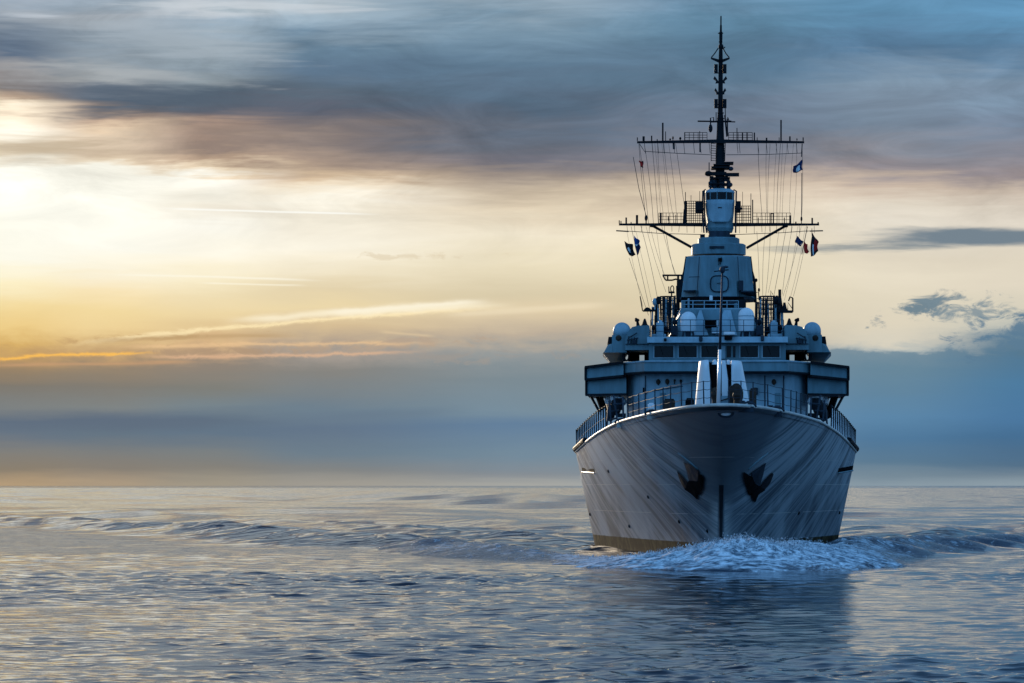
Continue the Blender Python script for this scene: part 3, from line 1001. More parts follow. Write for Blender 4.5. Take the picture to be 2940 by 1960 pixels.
# vertical seams, pipes and fittings on its front
for px in (1853, 2196, 2250):
    MB().tube([P(px, 1078, DA) + Vector((0, -.05, 0)), P(px, 1200, DA) + Vector((0, -.05, 0))], 0.05, 6).build('pipe', m_steel, deckhouse)
mb = MB()
mb.tube([P(1851, 1136, DA) + Vector((0, -.06, 0)), P(1860, 1124, DA) + Vector((0, -.06, 0)), P(1960, 1108, DA) + Vector((0, -.06, 0))], 0.035, 5)
mb.build('pipe', m_steel, deckhouse)
for px, py, r in ((1890, 1096, .24), (1916, 1095, .24), (1937, 1092, .12), (1955, 1094, .15), (2222, 1096, .25)):
    c_ = P(px, py, DA)
    mb = MB().ball(c_ + Vector((0, -.08, 0)), r * .8, .14, r)
    mb.tube([c_ + Vector((0, -.02, 0)), c_ + Vector((0, -.22, -.28))], 0.05, 6)
    mb.build('bulkhead_lamp', m_rust, deckhouse)
MB().bpx(1845, 1112, 1850, 1126, DA - .12, DA).build('junction_box', m_dark, deckhouse)
MB().bpx(2160, 1112, 2176, 1134, DA - .4, DA).build('vent_cowl', m_steel, deckhouse, bevel=0.1)
for x0, x1 in ((1895, 1912), (2225, 2241)):
    MB().bpx(x0, 1128, x1, 1172, DA - .06, DA).build('watertight_door', m_super, deckhouse, bevel=0.05)

# ------------------------------------------------------------------ bridge
BA = 56.0
bridge = empty('bridge', (0, 0, 0), ship)
zb0, zb1 = Z(1069, BA), Z(1037, BA)
pl = [(LX(1850, BA), BA), (LX(2262, BA), BA), (LX(2326, 61), 61), (LX(2326, 61), 88), (LX(1789, 61), 88), (LX(1789, 61), 61)]
MB().plan(pl, zb0, zb1).build('bulwark', m_super, bridge)
# rim of the bulwark and drip flange underneath
ptsr = [(LX(1789, 61), 61), (LX(1850, BA), BA), (LX(2262, BA), BA), (LX(2326, 61), 61)]
MB().tube([Vector((x, a - .06, zb1)) for x, a in ptsr], 0.09, 6).build('bulwark_rim', m_super_pale, bridge)
MB().tube([Vector((x, a - .04, zb0)) for x, a in ptsr], 0.13, 6).build('drip_flange', m_dark, bridge)
# window wall
WA = 57.2
zs, zt = Z(1026, WA), Z(993, WA)
xl, xr = 1863, 2256
wall = MB()
wins = [(1877, 1935), (1947, 2002), (2012, 2062), (2086, 2099), (2104, 2112), (2124, 2178), (2188, 2240)]
wall.box(LX(xl, WA), LX(xr, WA), WA, WA + .25, Z(1038, WA), zs)
wall.box(LX(xl, WA), LX(xr, WA), WA, WA + .25, zt, Z(980, WA))
ed = [xl] + [v for w in wins for v in w] + [xr]
for x0, x1 in zip(ed[0::2], ed[1::2]):
    wall.box(LX(x0, WA), LX(x1, WA), WA + .002, WA + .248, zs, zt)
wall.box(LX(xl, WA), LX(xr, WA), WA + 8, WA + 8.3, Z(1038, WA), Z(980, WA))
wall.box(LX(xl, WA), LX(xl, WA) + .3, WA + .25, WA + 8, Z(1038, WA), Z(980, WA))
wall.box(LX(xr, WA) - .3, LX(xr, WA), WA + .25, WA + 8, Z(1038, WA), Z(980, WA))
wall.build('window_wall', m_super, bridge)
for i, (x0, x1) in enumerate(wins):
    MB().box(LX(x0, WA) + .01, LX(x1, WA) - .01, WA + .13, WA + .16, zs + .01, zt - .01).build('window_pane', m_glass, bridge)
    if x1 - x0 > 30:
        fr = MB()
        for q in (x0, x1):
            fr.box(LX(q, WA) - .05, LX(q, WA) + .05, WA - .06, WA, zs - .06, zt + .06)
        fr.box(LX(x0, WA) + .05, LX(x1, WA) - .05, WA - .05, WA, zs - .06, zs + .01)
        fr.build('window_frame', m_super_pale, bridge)
        xw = LX(x0 + (x1 - x0) * .3, WA)
        MB().tube([(xw, WA - .04, zt), (xw + .28, WA - .04, zs + .25)], 0.02, 4).build('window_wiper', m_dark, bridge)
# thick posts around the middle
MB().bpx(2066, 992, 2083, 1030, WA - .35, WA).build('window_post', m_super_pale, bridge, bevel=.04)
# roof with a sloping brow
rf = MB()
x0, x1 = LX(1858, BA), LX(2262, BA)
prof = [(BA, Z(983, BA)), (BA + .3, Z(966, BA)), (76, Z(966, BA)), (76, Z(983, BA))]
vs = [(x0, a, z) for a, z in prof] + [(x1, a, z) for a, z in prof]
rf.add(vs, [(0, 1, 2, 3), (7, 6, 5, 4), (0, 4, 5, 1), (1, 5, 6, 2), (2, 6, 7, 3), (3, 7, 4, 0)])
rf.build('bridge_roof', m_super_pale, bridge)
for x0, y0, x1, y1, mt in ((2078, 952, 2110, 961, m_white), (2080, 963, 2102, 975, m_iron), (2007, 966, 2017, 979, m_steel), (1906, 970, 1914, 978, m_dark), (2184, 962, 2194, 978, m_steel)):
    MB().bpx(x0, y0, x1, y1, BA - .25, BA + .5).build('roof_fitting', mt, bridge, bevel=.05)

# side wings of the bridge: open look-out bays, upper houses, domes
for sgn in (-1, 1):
    w = empty('bridge_wing', (0, 0, 0), ship)
    C0 = 2058.5

    def MXp(x):          # mirrored photo column
        return x if sgn < 0 else 2 * C0 - x

    def mbox(mb, x0, y0, x1, y1, a0, a1, mi=0):
        u, v = sorted((MXp(x0), MXp(x1)))
        return mb.bpx(u, y0, v, y1, a0, a1, mi)
    # bay: back wall with openings that look through, posts
    mb = MB()
    mbox(mb, 1789, 1003, 1863, 1018, 66, 66.2)
    mbox(mb, 1789, 1018, 1796, 1037, 66.002, 66.2)
    mbox(mb, 1803, 1018, 1836, 1037, 66.002, 66.2)
    mbox(mb, 1850, 1018, 1863, 1037, 66.002, 66.2)
    mb.build('bay_back', m_iron, w)
    mb = MB()
    for q in (1790, 1862):
        mbox(mb, q - 3, 1004, q + 3, 1037, 60.6, 61.0)
    arc = [P(MXp(1799 + 7 * math.cos(t)), 1020 + 15 * math.sin(t), 60.8) for t in [2 * math.pi * i / 16 for i in range(16)]]
    mb.tube(arc, .09, 6, closed=True)
    mb.build('bay_post', m_dark, w)
    # upper house with rounded shoulder
    mb = MB()
    pts = [(1795, 1004), (1795, 975), (1802, 953), (1815, 938), (1832, 934), (1864, 933), (1864, 1004)]
    if sgn > 0:
        pts = [(MXp(x), y) for x, y in pts][::-1]
    mb.ppx(pts, 59.0, 72)
    mb.build('upper_house', m_super, w)
    mb = MB()
    mbox(mb, 1796, 986, 1866, 988, 58.85, 59)
    for q in (1803, 1811, 1819, 1826):
        mb.tube([P(MXp(q), 988, 58.9), P(MXp(q + 3), 965 + 3 * (q % 3), 58.85)], .06, 5)
    mb.tube([P(MXp(1800), 976, 58.8), P(MXp(1832), 970, 58.8)], .05, 5)
    mb.tube([P(MXp(1808), 968, 58.8), P(MXp(1829), 955, 58.8)], .05, 5)
    mbox(mb, 1816, 976, 1826, 986, 58.75, 59)
    mb.build('signal_rack', m_steel, w)
    # lookout sights on the shoulder
    mb = MB()
    mb.tube([P(MXp(1832), 935, 62), P(MXp(1830), 922, 62)], .16, 8, r1=.10)
    mb.ball(P(MXp(1829), 919, 61.8), .22, .45, .16)
    mb.ball(P(MXp(1826), 915, 61.6), .12, .3, .10)
    mb.build('binocular_sight', m_dark, w)
    mb = MB().lathe((LX(MXp(1851), 62), 62), [(.32, Z(934, 62)), (.22, Z(929, 62)), (.12, Z(918, 62)), (.06, Z(914, 62))], 10)
    mb.build('horn', m_dark, w)
    # sponson carrying the small dome
    A0 = 60.0
    xi = 1800
    xo_t, xo_b = (1744, 1729) if sgn < 0 else (1744, 1727)
    t0, t1, t2 = 961, 1011, 1031

    def pt(x, y, a, ya=A0):
        return (LX(MXp(x), a), a, Z(y, ya))
    mb = MB()
    mb.hexa([pt(1757, t1, A0), pt(xi, t1, A0), pt(xi, t0, A0), pt(1757, t0, A0),
             pt(1757, t1, 70), pt(xi, t1, 70), pt(xi, t0, 70), pt(1757, t0, 70)])
    mb.build('sponson', m_super, w)
    mb = MB()       # stepped outer flank
    mb.hexa([pt(1733, t1, A0 + 1.0), pt(1757, t1, A0 + .4), pt(1757, 985, A0 + .4), pt(1745, 988, A0 + .9),
             pt(1733, t1, 70), pt(1757, t1, 70), pt(1757, 985, 70), pt(1745, 988, 70)])
    mb.hexa([pt(1744, 984, A0 + 1.4), pt(1757, 984, A0 + 1.4), pt(1757, 964, A0 + 1.4), pt(1747, 964, A0 + 1.4),
             pt(1744, 984, 69), pt(1757, 984, 69), pt(1757, 964, 69), pt(1747, 964, 69)], 1)
    mb.build('sponson_flank', [m_super, m_dark], w)
    mb = MB()       # belly sloping back under it
    mb.hexa([pt(1750, t2, A0 + 5), pt(1788, t2 - 2, A0 + 5), pt(xi - 2, t1, A0 - .02), pt(1731, t1, A0 + .2),
             pt(1750, t2, 70), pt(1788, t2 - 2, 70), pt(xi - 2, t1, 70), pt(1731, t1, 70)])
    mb.build('sponson_belly', m_super, w)
    mb = MB()
    cx_, rr_ = LX(MXp(1785.5), 65), 25.5 * PXM(65)
    zb_, zc_ = Z(963, 65), Z(950, 65)
    mb.lathe((cx_, 65), [(rr_, zb_)] + [(rr_ * math.cos(t), zc_ + rr_ * math.sin(t)) for t in [math.pi / 2 * i / 9 for i in range(9)]] + [(.02, zc_ + rr_)], 28)
    mb.build('radar_dome', m_super_pale, w, smooth=True)
    c_ = P(MXp(1776), 970, A0)
    MB().ball(c_ + Vector((0, -.02, 0)), .26, .12, .26).build('navigation_lamp', m_rust, w)
    # gun-platform bulwarks below: two bands of plating swept back, with flanges
    ao, ai = 62.5, 60.3
    for (yo0, yi0, yo1, yi1, xo, xin, off) in ((1054, 1040, 1090, 1079, 1682, 1790, 0.0), (1091, 1080, 1134, 1132, 1684, 1798, .25)):
        mb = MB()

        def q(x, y, a):
            return P(MXp(x), y, a)
        f = [q(xo, yo1, ao + off), q(xin, yi1, ai + off), q(xin, yi0, ai + off), q(xo, yo0, ao + off)]
        b_ = [v + Vector((0, 16 if k in (1, 2) else 12, 0)) for k, v in enumerate(f)]
        mb.hexa(f + b_)
        mb.build('platform_plating', m_super, w)
        fl = MB()
        for y_o, y_i in ((yo0, yi0), (yo1, yi1)):
            u, v = q(xo - 3, y_o, ao + off), q(xin, y_i, ai + off)
            fl.hexa([u + Vector((0, -.55, -.10)), v + Vector((0, -.55, -.10)), v + Vector((0, -.55, .10)), u + Vector((0, -.55, .10)),
                     u + Vector((0, .1, -.07)), v + Vector((0, .1, -.07)), v + Vector((0, .1, .07)), u + Vector((0, .1, .07))])
        u, v = q(xo - 1, yo0, ao + off), q(xo - 1, yo1, ao + off)
        fl.tube([u + Vector((0, -.1, 0)), v + Vector((0, -.1, 0))], .10, 6)
        fl.build('platform_flange', m_dark, w)
    # raking struts under the platform
    for x0, y0, x1, y1, r, a0, a1 in ((1696, 1136, 1725, 1190, .12, 69, 66), (1714, 1136, 1734, 1195, .17, 70, 66), (1722, 1136, 1742, 1195, .27, 72, 67), (1738, 1136, 1752, 1200, .12, 74, 67), (1756, 1134, 1742, 1200, .09, 74, 67)):
        MB().tube([P(MXp(x0), y0, a0), P(MXp(x1), y1, a1)], r, 8).build('strut', m_dark, w)
    # life raft canisters and davit gear stowed below
    for x, y, r, a in ((1768, 1140, .42, 62), (1784, 1152, .38, 61.5), (1752, 1150, .4, 64)):
        c_ = P(MXp(x), y, a)
        mb = MB().tube([c_ + Vector((-.1, -.55, 0)), c_ + Vector((.1, .7, 0))], r, 12)
        mb.ball(c_ + Vector((-.1, -.55, 0)), r * .92, .2, r * .92)
        mb.build('life_raft', m_white, w, smooth=False)
    mb = MB()
    for x0, y0, x1, y1 in ((1755, 1225, 1750, 1150), (1775, 1222, 1762, 1135), (1742, 1222, 1748, 1160), (1762, 1160, 1790, 1158), (1754, 1180, 1776, 1178), (1750, 1205, 1770, 1200), (1790, 1210, 1788, 1140)):
        mb.tube([P(MXp(x0), y0, 52), P(MXp(x1), y1, 54)], .085, 6)
    mb.build('boat_davit', m_steel, w)
    mb = MB()
    mbox(mb, 1762, 1142, 1786, 1176, 58.8, 60.2)
    mbox(mb, 1770, 1186, 1796, 1205, 55, 57)
    mb.ball(P(MXp(1768), 1168, 58.4), .5, .5, .75)
    mb.ball(P(MXp(1752), 1190, 57), .4, .4, .6)
    mb.build('winch', m_dark, w)

# ------------------------------------------------------------------ upper house, radomes and signal deck
UA = 63.0
uh = MB()
pl0 = [(LX(1936, UA), UA), (LX(2160, UA), UA), (LX(2188, 66), 66), (LX(2188, 66), 84), (LX(1918, 66), 84), (LX(1918, 66), 66)]
pl1 = [(LX(1955, UA), UA + .8), (LX(2138, UA), UA + .8), (LX(2160, 66), 66.5), (LX(2160, 66), 84), (LX(1946, 66), 84), (LX(1946, 66), 66.5)]
uh.plan(pl0, Z(967, UA), Z(886, UA), top=pl1)
upper = uh.build('upper_deckhouse', m_super, ship)
# sloping buttresses and the director recess in the middle
mb = MB()
for x0, x1, x2, x3 in ((1990, 2008, 2014, 2030), (2060, 2078, 2098, 2112)):
    mb.hexa([P(x0 - 6, 962, UA - .9), P(x3 + 4, 962, UA - .9), P(x2, 890, UA + .3), P(x1, 890, UA + .3),
             P(x0 - 6, 962, UA + .7), P(x3 + 4, 962, UA + .7), P(x2, 890, UA + 1.2), P(x1, 890, UA + 1.2)])
mb.build('buttress', m_super_pale, upper)
MB().bpx(2024, 919, 2057, 941, UA - 1.1, UA - .2).build('director_opening', m_iron, upper)
MB().bpx(2057, 919, 2062, 937, UA - 1.14, UA - .2).build('opening_trim', m_white, upper)
MB().bpx(2043, 940, 2072, 957, UA - 1.3, UA - .5).build('equipment_box', m_super_pale, upper, bevel=.04)
MB().bpx(2044, 953.5, 2070, 956, UA - 1.4, UA - 1.31).build('box_sill', m_white, upper)
# white radomes
for px, w_, yt, yb, wh in ((1976, 22.5, 894, 951, m_white), (2142.5, 22.5, 883, 951, m_white)):
    a = 60.5
    r = w_ * PXM(a)
    x = LX(px, a)
    zc = Z(yt, a) - r
    zbm = Z(yb, a)
    d_ = MB().lathe((x, a), [(r * .94, zbm), (r, zbm + .05), (r, zc)] + [(r * math.cos(t), zc + r * math.sin(t)) for t in [math.pi / 2 * i / 10 for i in range(1, 10)]] + [(.02, zc + r)], 30)
    rd = d_.build('radome', wh, ship, smooth=True)
    mb = MB()
    zr = Z(967, 60)
    for t in range(4):
        an_ = math.pi / 4 + t * math.pi / 2
        mb.tube([(x + r * .8 * math.cos(an_), a + r * .8 * math.sin(an_), zbm + .03), (x + r * 1.0 * math.cos(an_), a + r * 1.0 * math.sin(an_), zr)], .09, 6)
    mb.lathe((x, a), [(r * .3, zr), (r * .42, zbm)], 10)
    mb.build('pedestal', m_steel, rd)
    ringp = [(x + (r + .02) * math.cos(t), a + (r + .02) * math.sin(t), zc - .05) for t in [2 * math.pi * i / 28 for i in range(28)]]
    MB().tube(ringp, .03, 5, closed=True).build('seam_band', m_super_pale, rd)


def rail_run(pts, hgt, step, name, parent, mat=m_steel, r=.03, mid=2):
    """guard rail along a run of points"""
    mb = MB()
    pts = [Vector(p) for p in pts]
    for k in range(1, mid + 1):
        mb.tube([p + Vector((0, 0, hgt * k / mid)) for p in pts], r * .8, 5)
    for p0, p1 in zip(pts[:-1], pts[1:]):
        n = max(1, int((p1 - p0).length / step))
        for i in range(n + 1):
            q = p0.lerp(p1, i / n)
            mb.tube([q, q + Vector((0, 0, hgt))], r, 5)
    return mb.build(name, mat, parent)


RA = 58.2
rail_run([P(1868, 967, RA + 4), P(1868, 967, RA), P(2250, 967, RA), P(2250, 967, RA + 4)], Z(918, RA) - Z(967, RA), 1.1, 'roof_railing', bridge, m_steel, .03, 3)
# recessed flag deck between house and tower
fd = MB().bpx(1956, 852, 2136, 888, 67.5, 80).build('flag_deck', m_iron, ship)
MB().bpx(1952, 884, 2138, 888, 65.2, 67.5).build('deck_edge', m_super_pale, fd)
rail_run([P(1957, 884, 65.5), P(2120, 884, 65.5)], Z(863, 65.5) - Z(884, 65.5), .9, 'flag_deck_railing', fd, m_super_pale, .045, 2)
for x0, y0, x1, y1, mt in ((1957, 862, 1968, 884, m_super), (1974, 856, 1980, 884, m_super_pale), (2037, 848, 2046, 862, m_white), (2088, 862, 2116, 872, m_steel), (2108, 868, 2117, 884, m_super), (2122, 860, 2142, 886, m_dark), (1994, 868, 2020, 880, m_rust)):
    MB().bpx(x0, y0, x1, y1, 65.8, 66.8).build('deck_locker', mt, fd, bevel=.05)

# ------------------------------------------------------------------ tower
TA = 70.0


def octo(pxl, pxr, a0, depth, cut=.24):
    xl_, xr_ = LX(pxl, a0), LX(pxr, a0)
    w = xr_ - xl_
    c_ = w * cut
    cd = depth * .22
    return [(xl_ + c_, a0), (xr_ - c_, a0), (xr_, a0 + cd), (xr_, a0 + depth - cd), (xr_ - c_, a0 + depth), (xl_ + c_, a0 + depth), (xl_, a0 + depth - cd), (xl_, a0 + cd)]


tower = MB()
b0 = octo(1955, 2167, TA, 8.5)
b1 = octo(1970, 2156, TA + .5, 7.2)
tower.plan(b0, Z(854, TA), Z(735, TA), top=b1)
b2 = octo(1974, 2152, TA + .7, 6.8)
tower.plan(b1, Z(735, TA), Z(731, TA), top=b2)
tower = tower.build('tower', m_super, ship)
MB().plan(octo(1950, 2170, TA - .35, 9.2), Z(857, TA), Z(851, TA)).build('tower_ledge', m_steel, tower)


def cyl_px(name, rows, a, mat, parent, cxp=None, seg=36, smooth=True, esplit=True):
    """rows: (photo left, photo right, photo y)"""
    c0 = cxp if cxp else (rows[0][0] + rows[0][1]) / 2
    pr = [((r[1] - r[0]) / 2 * PXM(a), Z(r[2], a)) for r in rows]
    o = MB().lathe((LX(c0, a), a), pr, seg).build(name, mat, parent, smooth=smooth)
    if esplit:
        md = o.modifiers.new('edge', 'EDGE_SPLIT')
        md.split_angle = math.radians(28)
    return o


TC = 74.3
cyl_px('tower_drum', [(1985, 2141, 732), (1985, 2141, 704), (1990, 2136, 701)], TC, m_super, tower)
cyl_px('tower_cap', [(2004, 2123, 702), (2004, 2123, 686), (2010, 2118, 683)], TC, m_super, tower)
cyl_px('tower_neck', [(2034, 2096, 684), (2034, 2096, 664)], TC, m_steel, tower)
fz = TC - 78 * PXM(TC)
MB().bpx(2037, 706, 2079, 713, fz - .08, fz + .3).build('name_board', m_steel, tower)
mb = MB().bpx(2062, 740, 2073, 750, TA + .2, TA + .6)
mb.tube([P(2064, 752, TA + .1), P(2064, 762, TA + .1)], .04, 5)
mb.tube([P(2071, 738, TA + .1), P(2068, 760, TA + .1)], .04, 5)
mb.build('floodlight', m_iron, tower)
# rounded hatch plate
hp = []
for i in range(32):
    t = 2 * math.pi * i / 32
    cx_, sy_ = math.cos(t), math.sin(t)
    hp.append((2065.5 + 25.5 * math.copysign(abs(cx_) ** .62, cx_), 814 - 23 * math.copysign(abs(sy_) ** .62, sy_)))
hatch = MB().ppx(hp, TA - .02, TA + .6).build('round_hatch', m_super, tower)
ringp = [P(x, y, TA - .03) for x, y in hp]
MB().tube(ringp, .06, 6, closed=True).build('hatch_rim', m_steel, hatch)
MB().tube([P(2058, 813, TA - .1), P(2076, 811, TA - .1)], .03, 5).build('handle', m_steel, hatch)
# plating seams, ladders of small gear on the tower face
mb = MB()
for x0, y0, x1, y1, aa in ((2008, 736, 2001, 850, TA + .1), (2118, 736, 2124, 850, TA + .1), (1978, 795, 2008, 794, TA + .35)):
    mb.tube([P(x0, y0, aa), P(x1, y1, aa)], .03, 4)
mb.build('plating_seam', m_steel, tower)
mb = MB()
mb.hexa([P(1962, 838, TA - .6), P(1990, 836, TA - .6), P(1997, 832, TA - .6), P(1962, 833, TA - .6), P(1962, 838, TA + 1.5), P(1990, 836, TA + 1.5), P(1997, 832, TA + 1.5), P(1962, 833, TA + 1.5)])
mb.build('side_bracket', m_steel, tower)
mb = MB()
mb.hexa([P(2128, 838, TA - .4), P(2166, 838, TA - .4), P(2166, 834, TA - .4), P(2128, 834, TA - .4), P(2134, 846, TA + 1.5), P(2166, 852, TA + 1.5), P(2166, 834, TA + 1.5), P(2128, 834, TA + 1.5)])
mb.bpx(2121, 805, 2134, 834, TA - .1, TA + .6)
mb.build('side_bracket', m_steel, tower)
# slender stays standing clear of the flanks
for pts in ([(1952, 868), (1957, 806), (1965, 780), (1972, 736)], [(2169, 868), (2166, 806), (2158, 778), (2153, 736)]):
    MB().tube([P(x, y, TA + 2.2) for x, y in pts], .13, 6).build('flank_stay', m_dark, tower)
mb = MB()
for x0, y0, x1, y1 in ((1957, 804, 1972, 806), (1956, 815, 1968, 812), (1955, 826, 1966, 828), (2152, 806, 2167, 804), (2156, 820, 2168, 818), (2158, 834, 2169, 836)):
    mb.tube([P(x0, y0, TA + 2.2), P(x1, y1, TA + 2.2)], .11, 6)
mb.ball(P(2171, 804, TA + 2), .13, .13, .17)
mb.ball(P(2179, 832, TA + 2), .10, .10, .18)
mb.tube([P(2168, 840, TA + 2), P(2178, 838, TA + 2), P(2179, 862, TA + 2)], .05, 5)
mb.build('stay_bracket', m_dark, tower)

# ------------------------------------------------------------------ look-out cabin on the tower
MC = 75.0
cabin = cyl_px('lookout_cabin', [(2032, 2102, 668), (2027, 2106, 655), (2030, 2104, 640), (2027, 2107, 612), (2025, 2110, 575)], MC, m_super, ship, 2067)
cyl_px('window_band', [(2026, 2108.5, 575.5), (2025, 2109, 553)], MC, m_glass, cabin, 2067)
cyl_px('cabin_roof', [(2024, 2110, 554), (2026, 2108, 548), (2036, 2098, 543), (2050, 2084, 541)], MC, m_super_pale, cabin, 2067)
rc = 41 * PXM(MC)
for ang in (-1.15, -.72, -.2, .45, 1.0):
    x = LX(2067, MC) + (rc + .03) * math.sin(ang)
    a = MC - (rc + .03) * math.cos(ang)
    MB().tube([(x, a, Z(577, MC)), (x, a, Z(552, MC))], .05, 5).build('window_mullion', m_super, cabin)
# front shield plate
vs, fs = [], []
rows_ = [(576, .95), (590, .97), (605, .98), (618, .93), (628, .82), (636, .66), (641, .45)]
for y, wf in rows_:
    for k in range(9):
        u = (k / 8 * 2 - 1) * wf
        ang = u * 1.05
        vs.append((LX(2067, MC) + (rc + .10) * math.sin(ang), MC - (rc + .10) * math.cos(ang) - .02, Z(y, MC)))
for i in range(len(rows_) - 1):
    for k in range(8):
        fs.append((i * 9 + k, i * 9 + k + 1, (i + 1) * 9 + k + 1, (i + 1) * 9 + k))
o = MB().add(vs, fs).build('front_shield', m_super_pale, cabin, smooth=True)
md = o.modifiers.new('thick', 'SOLIDIFY')
md.thickness = .06
MB().bpx(2061, 594, 2072, 597, MC - rc - .22, MC - rc).build('shield_handle', m_steel, cabin)
for pts in ([(2021, 668), (2017, 600), (2018, 548), (2026, 543)], [(2112, 668), (2113, 600), (2114, 548), (2106, 544)], [(2029, 668), (2023, 620), (2022, 545)]):
    MB().tube([P(x, y, MC - .5) for x, y in pts], .07, 6).build('cabin_stay', m_steel, cabin)
for x0, y0, x1, y1 in ((1996, 578, 2020, 609), (2114, 577, 2127, 608)):
    mb = MB().bpx(x0, y0, x1, y1, MC - .9, MC + .6)
    mb.bpx(x0 + 3, y0 + 18, x1 + 4, y1 - 6, MC - 1.1, MC - .9)
    mb.build('signal_box', m_dark, cabin, bevel=.05)
mb = MB()
for x0, x1 in ((2010, 2024), (2096, 2112)):
    mb.bpx(x0, 672, x1, 686, MC - .6, MC + 1.6)
mb.build('cabin_footing', m_dark, cabin)

# ------------------------------------------------------------------ lower yard
ly = MB()
yA = MC + .3
for x0, x1 in ((1777, 2025), (2103, 2352)):
    big, sm = (x1, x0) if x0 < 2000 else (x0, x1)
    ly.hexa([P(min(big, sm), 647 if sm < big else 650, yA - .3), P(max(big, sm), 650 if sm < big else 647, yA - .3),
             P(max(big, sm), 639 if sm < big else 641, yA - .3), P(min(big, sm), 641 if sm < big else 639, yA - .3),
             P(min(big, sm), 647 if sm < big else 650, yA + .3), P(max(big, sm), 650 if sm < big else 647, yA + .3),
             P(max(big, sm), 639 if sm < big else 641, yA + .3), P(min(big, sm), 641 if sm < big else 639, yA + .3)])
lower = ly.build('lower_yard', m_dark, ship)
for pts in ([(1866, 648), (1876, 649), (1990, 712)], [(2262, 648), (2252, 650), (2143, 712)]):
    MB().tube([P(x, y, yA) for x, y in pts], .12, 8).build('yard_brace', m_dark, lower)


def stub(parent, x, y0, y1, w, a, mat=m_dark, shape='rod'):
    mb = MB()
    s_ = PXM(a)
    if shape == 'rod':
        mb.tube([P(x, y0, a), P(x, y1, a)], w * s_ / 2, 7)
    elif shape == 'bulb':
        mb.tube([P(x, y0, a), P(x, (y0 + y1) / 2, a)], w * s_ / 5, 6)
        mb.ball(P(x, y1 + (y0 - y1) * .35, a), w * s_ / 2, w * s_ / 2, (y0 - y1) * s_ * .38)
    elif shape == 'frame':
        for q in (-w / 2, w / 2):
            mb.tube([P(x + q, y0, a), P(x + q, y1, a)], .06, 6)
        mb.tube([P(x - w / 2, y1, a), P(x + w / 2, y1, a)], .06, 6)
    return mb.build('aerial', mat, parent)


for x, y1, w, sh in ((1778, 632, 3, 'rod'), (1783, 634, 3, 'rod'), (1798, 624, 5, 'rod'), (1812, 637, 3, 'rod'), (1829, 617, 7, 'rod'), (1855, 617, 9, 'bulb'), (1897, 611, 6, 'rod'),
                     (1919, 620, 4, 'bulb'), (1940, 616, 2, 'rod'), (1968, 551, 2.2, 'rod'), (1984, 560, 1.6, 'rod'), (2009, 548, 1.6, 'rod'), (2156, 555, 2.0, 'rod'), (2161, 573, 3.4, 'rod'), (2132, 550, 1.3, 'rod'),
                     (2177, 624, 3, 'rod'), (2217, 612, 7, 'frame'), (2252, 624, 3, 'rod'), (2269, 618, 6, 'rod'), (2285, 636, 4, 'rod'), (2301, 621, 6, 'bulb'), (2332, 625, 5, 'rod'), (2349, 637, 4, 'rod')):
    stub(lower, x, 641, y1, w, yA, m_dark, sh)


def lattice(parent, x0, x1, y0, y1, a, nx, ny, r=.028, name='mesh_screen'):
    mb = MB()
    for i in range(nx + 1):
        x = x0 + (x1 - x0) * i / nx
        mb.tube([P(x, y1, a), P(x, y0, a)], r, 4)
    for j in range(ny + 1):
        y = y0 + (y1 - y0) * j / ny
        mb.tube([P(x0, y, a), P(x1, y, a)], r, 4)
    return mb.build(name, m_dark, parent)


lattice(lower, 1966, 2022, 577, 640, yA, 9, 9)
MB().tube([P(1967, 640, yA), P(1968, 577, yA)], .12, 6).build('screen_post', m_dark, lower)
MB().tube([P(1963, 640, yA), P(1966, 600, yA)], .10, 6).build('screen_post', m_dark, lower)
lattice(lower, 2110, 2155, 591, 640, yA, 7, 6)
lattice(lower, 1891, 1966, 611, 640, yA, 7, 3, .022, 'yard_railing')
lattice(lower, 2161, 2270, 611, 640, yA, 9, 3, .022, 'yard_railing')
mb = MB()
mb.tube([P(1769, 662, yA), P(1820, 664, yA), P(1900, 670, yA), P(2020, 673, yA)], .03, 5)
mb.tube([P(2363, 662, yA), P(2310, 663, yA), P(2240, 668, yA), P(2110, 673, yA)], .03, 5)
mb.tube([P(1769, 662, yA), P(1805, 664, yA)], .06, 5)
mb.tube([P(2363, 662, yA), P(2325, 663, yA)], .06, 5)
for i in range(26):
    x = 1800 + i * 21.5
    if 2025 < x < 2105:
        continue
    mb.tube([P(x, 648, yA), P(x + random.uniform(-2, 2), 668 + random.uniform(-4, 4), yA)], .018, 4)
mb.build('foot_rope', m_rope, lower)

# ------------------------------------------------------------------ pole mast and upper yard
MA = 76.0
mast = MB()
pr = [(28, 545), (26, 500), (26, 440), (23, 405), (20, 370), (19, 345), (14, 320), (13, 240), (12.5, 200), (12, 172), (11, 150), (10, 140), (8, 128), (9.5, 110), (9.5, 92), (6.5, 90), (5.5, 72), (4, 70), (4, 47), (2.5, 45)]
s_ = PXM(MA)
for (w0, y0), (w1, y1) in zip(pr[:-1], pr[1:]):
    mast.tube([P(2067 + (545 - y0) * .006, y0, MA), P(2067 + (545 - y1) * .006, y1, MA)], w0 * s_ / 2, 10, r1=w1 * s_ / 2)
mast = mast.build('pole_mast', m_dark, ship, smooth=False)
